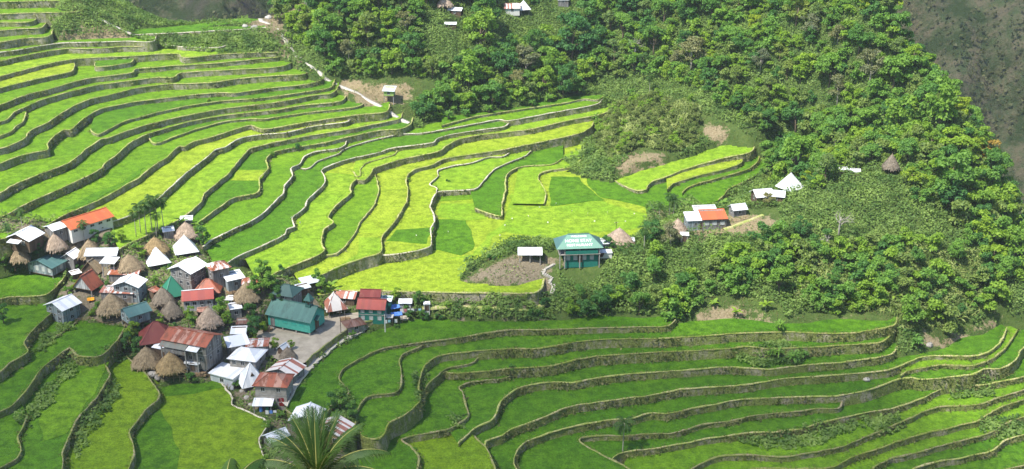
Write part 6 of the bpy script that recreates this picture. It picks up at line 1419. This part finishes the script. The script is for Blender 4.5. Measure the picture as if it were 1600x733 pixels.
def weedz(u, v, x, y, r):
    m = np.zeros(u.shape, bool); w = (vnoise(x*.5, y*.5, 141) - .5) * 14
    for q in WEED: m |= inpoly(u + w, v + w*.5, q)
    return m
_isnat = isnat; isnat = lambda x, y: np.ones(np.shape(x), bool)
scatter('terrace_weeds', 900000, -190, 190, 190, 480, weedz, lambda x, y: .2 + 1.7 * np.clip(vnoise(x*.45, y*.45, 142) - .15, 0, 1), .8, .5, UNDER, 406, .4)
isnat = _isnat
# ---- scrub on the far hillside
r = np.random.default_rng(77); jj = r.integers(0, FHX.shape[0]-1, 90000); ii = r.integers(0, FHX.shape[1]-1, 90000)
fx, fy, fz_ = FHX[jj, ii] + r.uniform(-3, 3, 90000), FHY[jj, ii] - r.uniform(0, 1.5, 90000), FHZ[jj, ii] + r.uniform(-1, 3, 90000); fu, fv = project(np.stack([fx, fy, fz_], 1))
m_ = (((fu > 1350) & (fu < 1700)) | ((fu > 100) & (fu < 520))) & (fv > -80) & (fv < 420) & (fbm(fx*.02, fz_*.03, 131, 4) > .38)
fx, fy, fz_ = fx[m_], fy[m_], fz_[m_]; k = len(fx); d = r.normal(size=(k, 3)); nn = r.normal(size=(k, 3)) * .6 + np.array([0, -.7, .7]); s = r.uniform(.5, 1.5, k)
V, F = leaf_quads(np.stack([fx, fy, fz_ + 1], 1), d, nn, s * 2.2, s * 1.5); o = mesh_np('far_scrub', V, F, leaf_mat('far scrub leaves', (.12,.17,.055), kind='W', scale=.05, alt=(.24,.24,.11), vary=.45)); tag(o, kind='stuff')
# ---- grass and creepers on the terrace walls
r = np.random.default_rng(55); C = []; Nn = []; KK = []
for lip, nr, lz, up, nm in WALLPTS:
    if nm in ('PZ', 'PT'): continue
    m = len(lip)
    if m < 3: continue
    dens = 16 if up in (1, 2) else 18; k = m * dens; i = r.integers(0, m, k); t = r.uniform(0, 1, k) ** 1.2; dep = 2.6 if nm != 'G0' else 4.5
    cover = vnoise(lip[i, 0]*.13, lip[i, 1]*.13, 121); keep_ = r.uniform(size=k) < np.clip((cover - .3) * 2.2 + (vnoise(lip[i, 0]*.6, lip[i, 1]*.6, 122) - .5), .05, 1)
    p = np.column_stack([lip[i] + nr[i] * (.14 + t * .26 + r.uniform(-.05, .22, k))[:, None] + r.normal(size=(k, 2)) * .35, lz[i] - t * dep + .1])
    C.append(p[keep_]); Nn.append(np.column_stack([nr[i], np.full(k, .5)])[keep_] + r.normal(size=(keep_.sum(), 3)) * .4)
C = np.vstack(C); Nn = np.vstack(Nn); k = len(C); d = r.normal(size=(k, 3)) * .6; d[:, 2] += .5
s = r.uniform(.5, 1.6, k); V, F = leaf_quads(C, d, Nn, s * .62, s * .3); o = mesh_np('wall_grass', V, F, WALLG); tag(o, kind='stuff')
# grass along the lips
C = []
for lip, nr, lz, up, nm in WALLPTS:
    if nm in ('PZ', 'PT') or len(lip) < 3: continue
    m = len(lip); k = m * (3 if up in (1, 2) else 5); i = r.integers(0, m, k); C.append(np.column_stack([lip[i] + nr[i] * r.uniform(-.75, .35, k)[:, None] + r.normal(size=(k, 2)) * .3, lz[i] + r.uniform(.12, .35, k)]))
C = np.vstack(C); k = len(C); d = r.normal(size=(k, 3)) * .6; d[:, 2] += .9
LIPG = leaf_mat('lip grass blades', (.20,.23,.05), kind='W', scale=.3, alt=(.33,.29,.12), vary=.35)
s = r.uniform(.6, 1.4, k); V, F = leaf_quads(C, d, r.normal(size=(k, 3)) + np.array([0, -.5, .6]), s * .42, s * .12); o = mesh_np('lip_grass', V, F, LIPG); tag(o, kind='stuff')
# ------------------------------------------------------------------ the coconut palm close to the camera
def coconut(label, u, v, dist, ground_z, fr, seed, L=4.6, fs=.80):
    d = Vector(tuple(ray(u, v))).normalized() * dist; top = Vector((d.x, d.y, CAMZ + d.z)); gz = float(vis(np.array([top.x]), np.array([top.y]))[0])
    root = empty('coconut_palm', (top.x, top.y, gz)); tag(root, label, 'palm'); r = np.random.default_rng(seed); hgt = top.z - gz; T = np.array([0, 0, hgt])
    t = MB(); t.tube([(0,0,-1),(.25,0,hgt*.35),(.2,.1,hgt*.7),(0,0,hgt)], [.26,.19,.16,.17], 12); t.build('trunk', BARKP, root, True)
    for (az, up, LL, curl, droop) in fr:
        V = []; F = []; S = MB(); n = 84; LL = LL * fs; p = T.copy(); a = math.radians(az); ang = math.radians(up); h = np.array([math.cos(a), math.sin(a)]); s = np.array([-h[1], h[0], 0.]); line = []
        for j in range(n):
            tt = j / n; step = np.array([h[0]*math.cos(ang), h[1]*math.cos(ang), math.sin(ang)]); nrm = np.array([-h[0]*math.sin(ang), -h[1]*math.sin(ang), math.cos(ang)])
            line.append(tuple(p)); p = p + step * LL / n; ang -= math.radians(curl) / n * (.5 + tt)
            if tt < .12: continue
            w = 1.05 * (math.sin(math.pi * min(1, .16 + .8*tt)) ** .75) * r.uniform(.8, 1.08)
            for sg in (-1, 1):
                out = s * sg * (.34 + .42 * droop) + step * (.9 - .35 * droop) + nrm * (.10 - droop * .12) + np.array([0, 0, -droop * .75]); out /= np.linalg.norm(out); tip = p + out * w + np.array([0, 0, -droop * w * .35]); mid = p + out * w * .5 + nrm * .05
                e = step * LL / n * .46; out = out + r.normal(size=3) * .10; tip = p + out * w + np.array([0, 0, -droop * w * .35]); b = len(V); V += [p - e*.7, p + e*.7, mid + e, mid - e, tip]; F += [(b, b+1, b+2, b+3)]; F += [(b+3, b+2, b+4, b+4)]
        S.tube(line[::4] + [tuple(p)], [.05 - .045 * i / (n/4) for i in range(len(line[::4]) + 1)], 6)
        F3 = [f for f in F]; me = bpy.data.meshes.new('frond'); me.from_pydata([tuple(q) for q in V], [], [f if f[2] != f[3] else f[:3] for f in F3]); me.materials.append(LEAF['coco']); me.update()
        o = bpy.data.objects.new('frond', me); COL.objects.link(o); o.parent = root; S.build('midrib', RIBM, o, True)
    return root
RIBM = simple('pale frond rib', (.24,.24,.07), .7, .2, .1)
coconut('big coconut palm with upright fronds in front of the lower village', 496, 752, 62, 0,
  [(96,84,4.5,26,.06),(70,80,4.3,24,.08),(112,76,4.4,34,.1),(50,76,4.2,34,.12),(135,74,4.2,40,.2),(85,70,4.5,30,.12),(20,72,4.4,52,.35),(160,70,4.1,50,.3),(38,66,4.6,64,.5),(8,56,5.2,88,.75),(-6,44,5.2,98,.95),(150,56,4.4,70,.6),(170,44,4.7,88,.85),(188,34,4.7,92,.95),(-25,32,4.8,95,1.0),(212,40,4.5,95,.95),(-60,35,4.4,98,1.0),(250,40,4.4,98,1.0),(-90,66,4.0,70,.45),(-40,76,4.0,52,.25),(215,76,4.0,52,.25),(104,68,4.5,34,.12),(62,70,4.4,38,.16),(124,66,4.4,44,.2)], 5)
coconut('lower coconut palm of which only one frond tip shows', 352, 792, 58, 0,
  [(95,50,4.2,92,.9),(60,58,4.0,92,.9),(20,30,4.2,80,.9),(150,35,4.2,85,.9),(200,30,4.2,85,.9),(260,30,4.2,85,.9),(320,30,4.2,85,.9)], 6)
drop_unused()
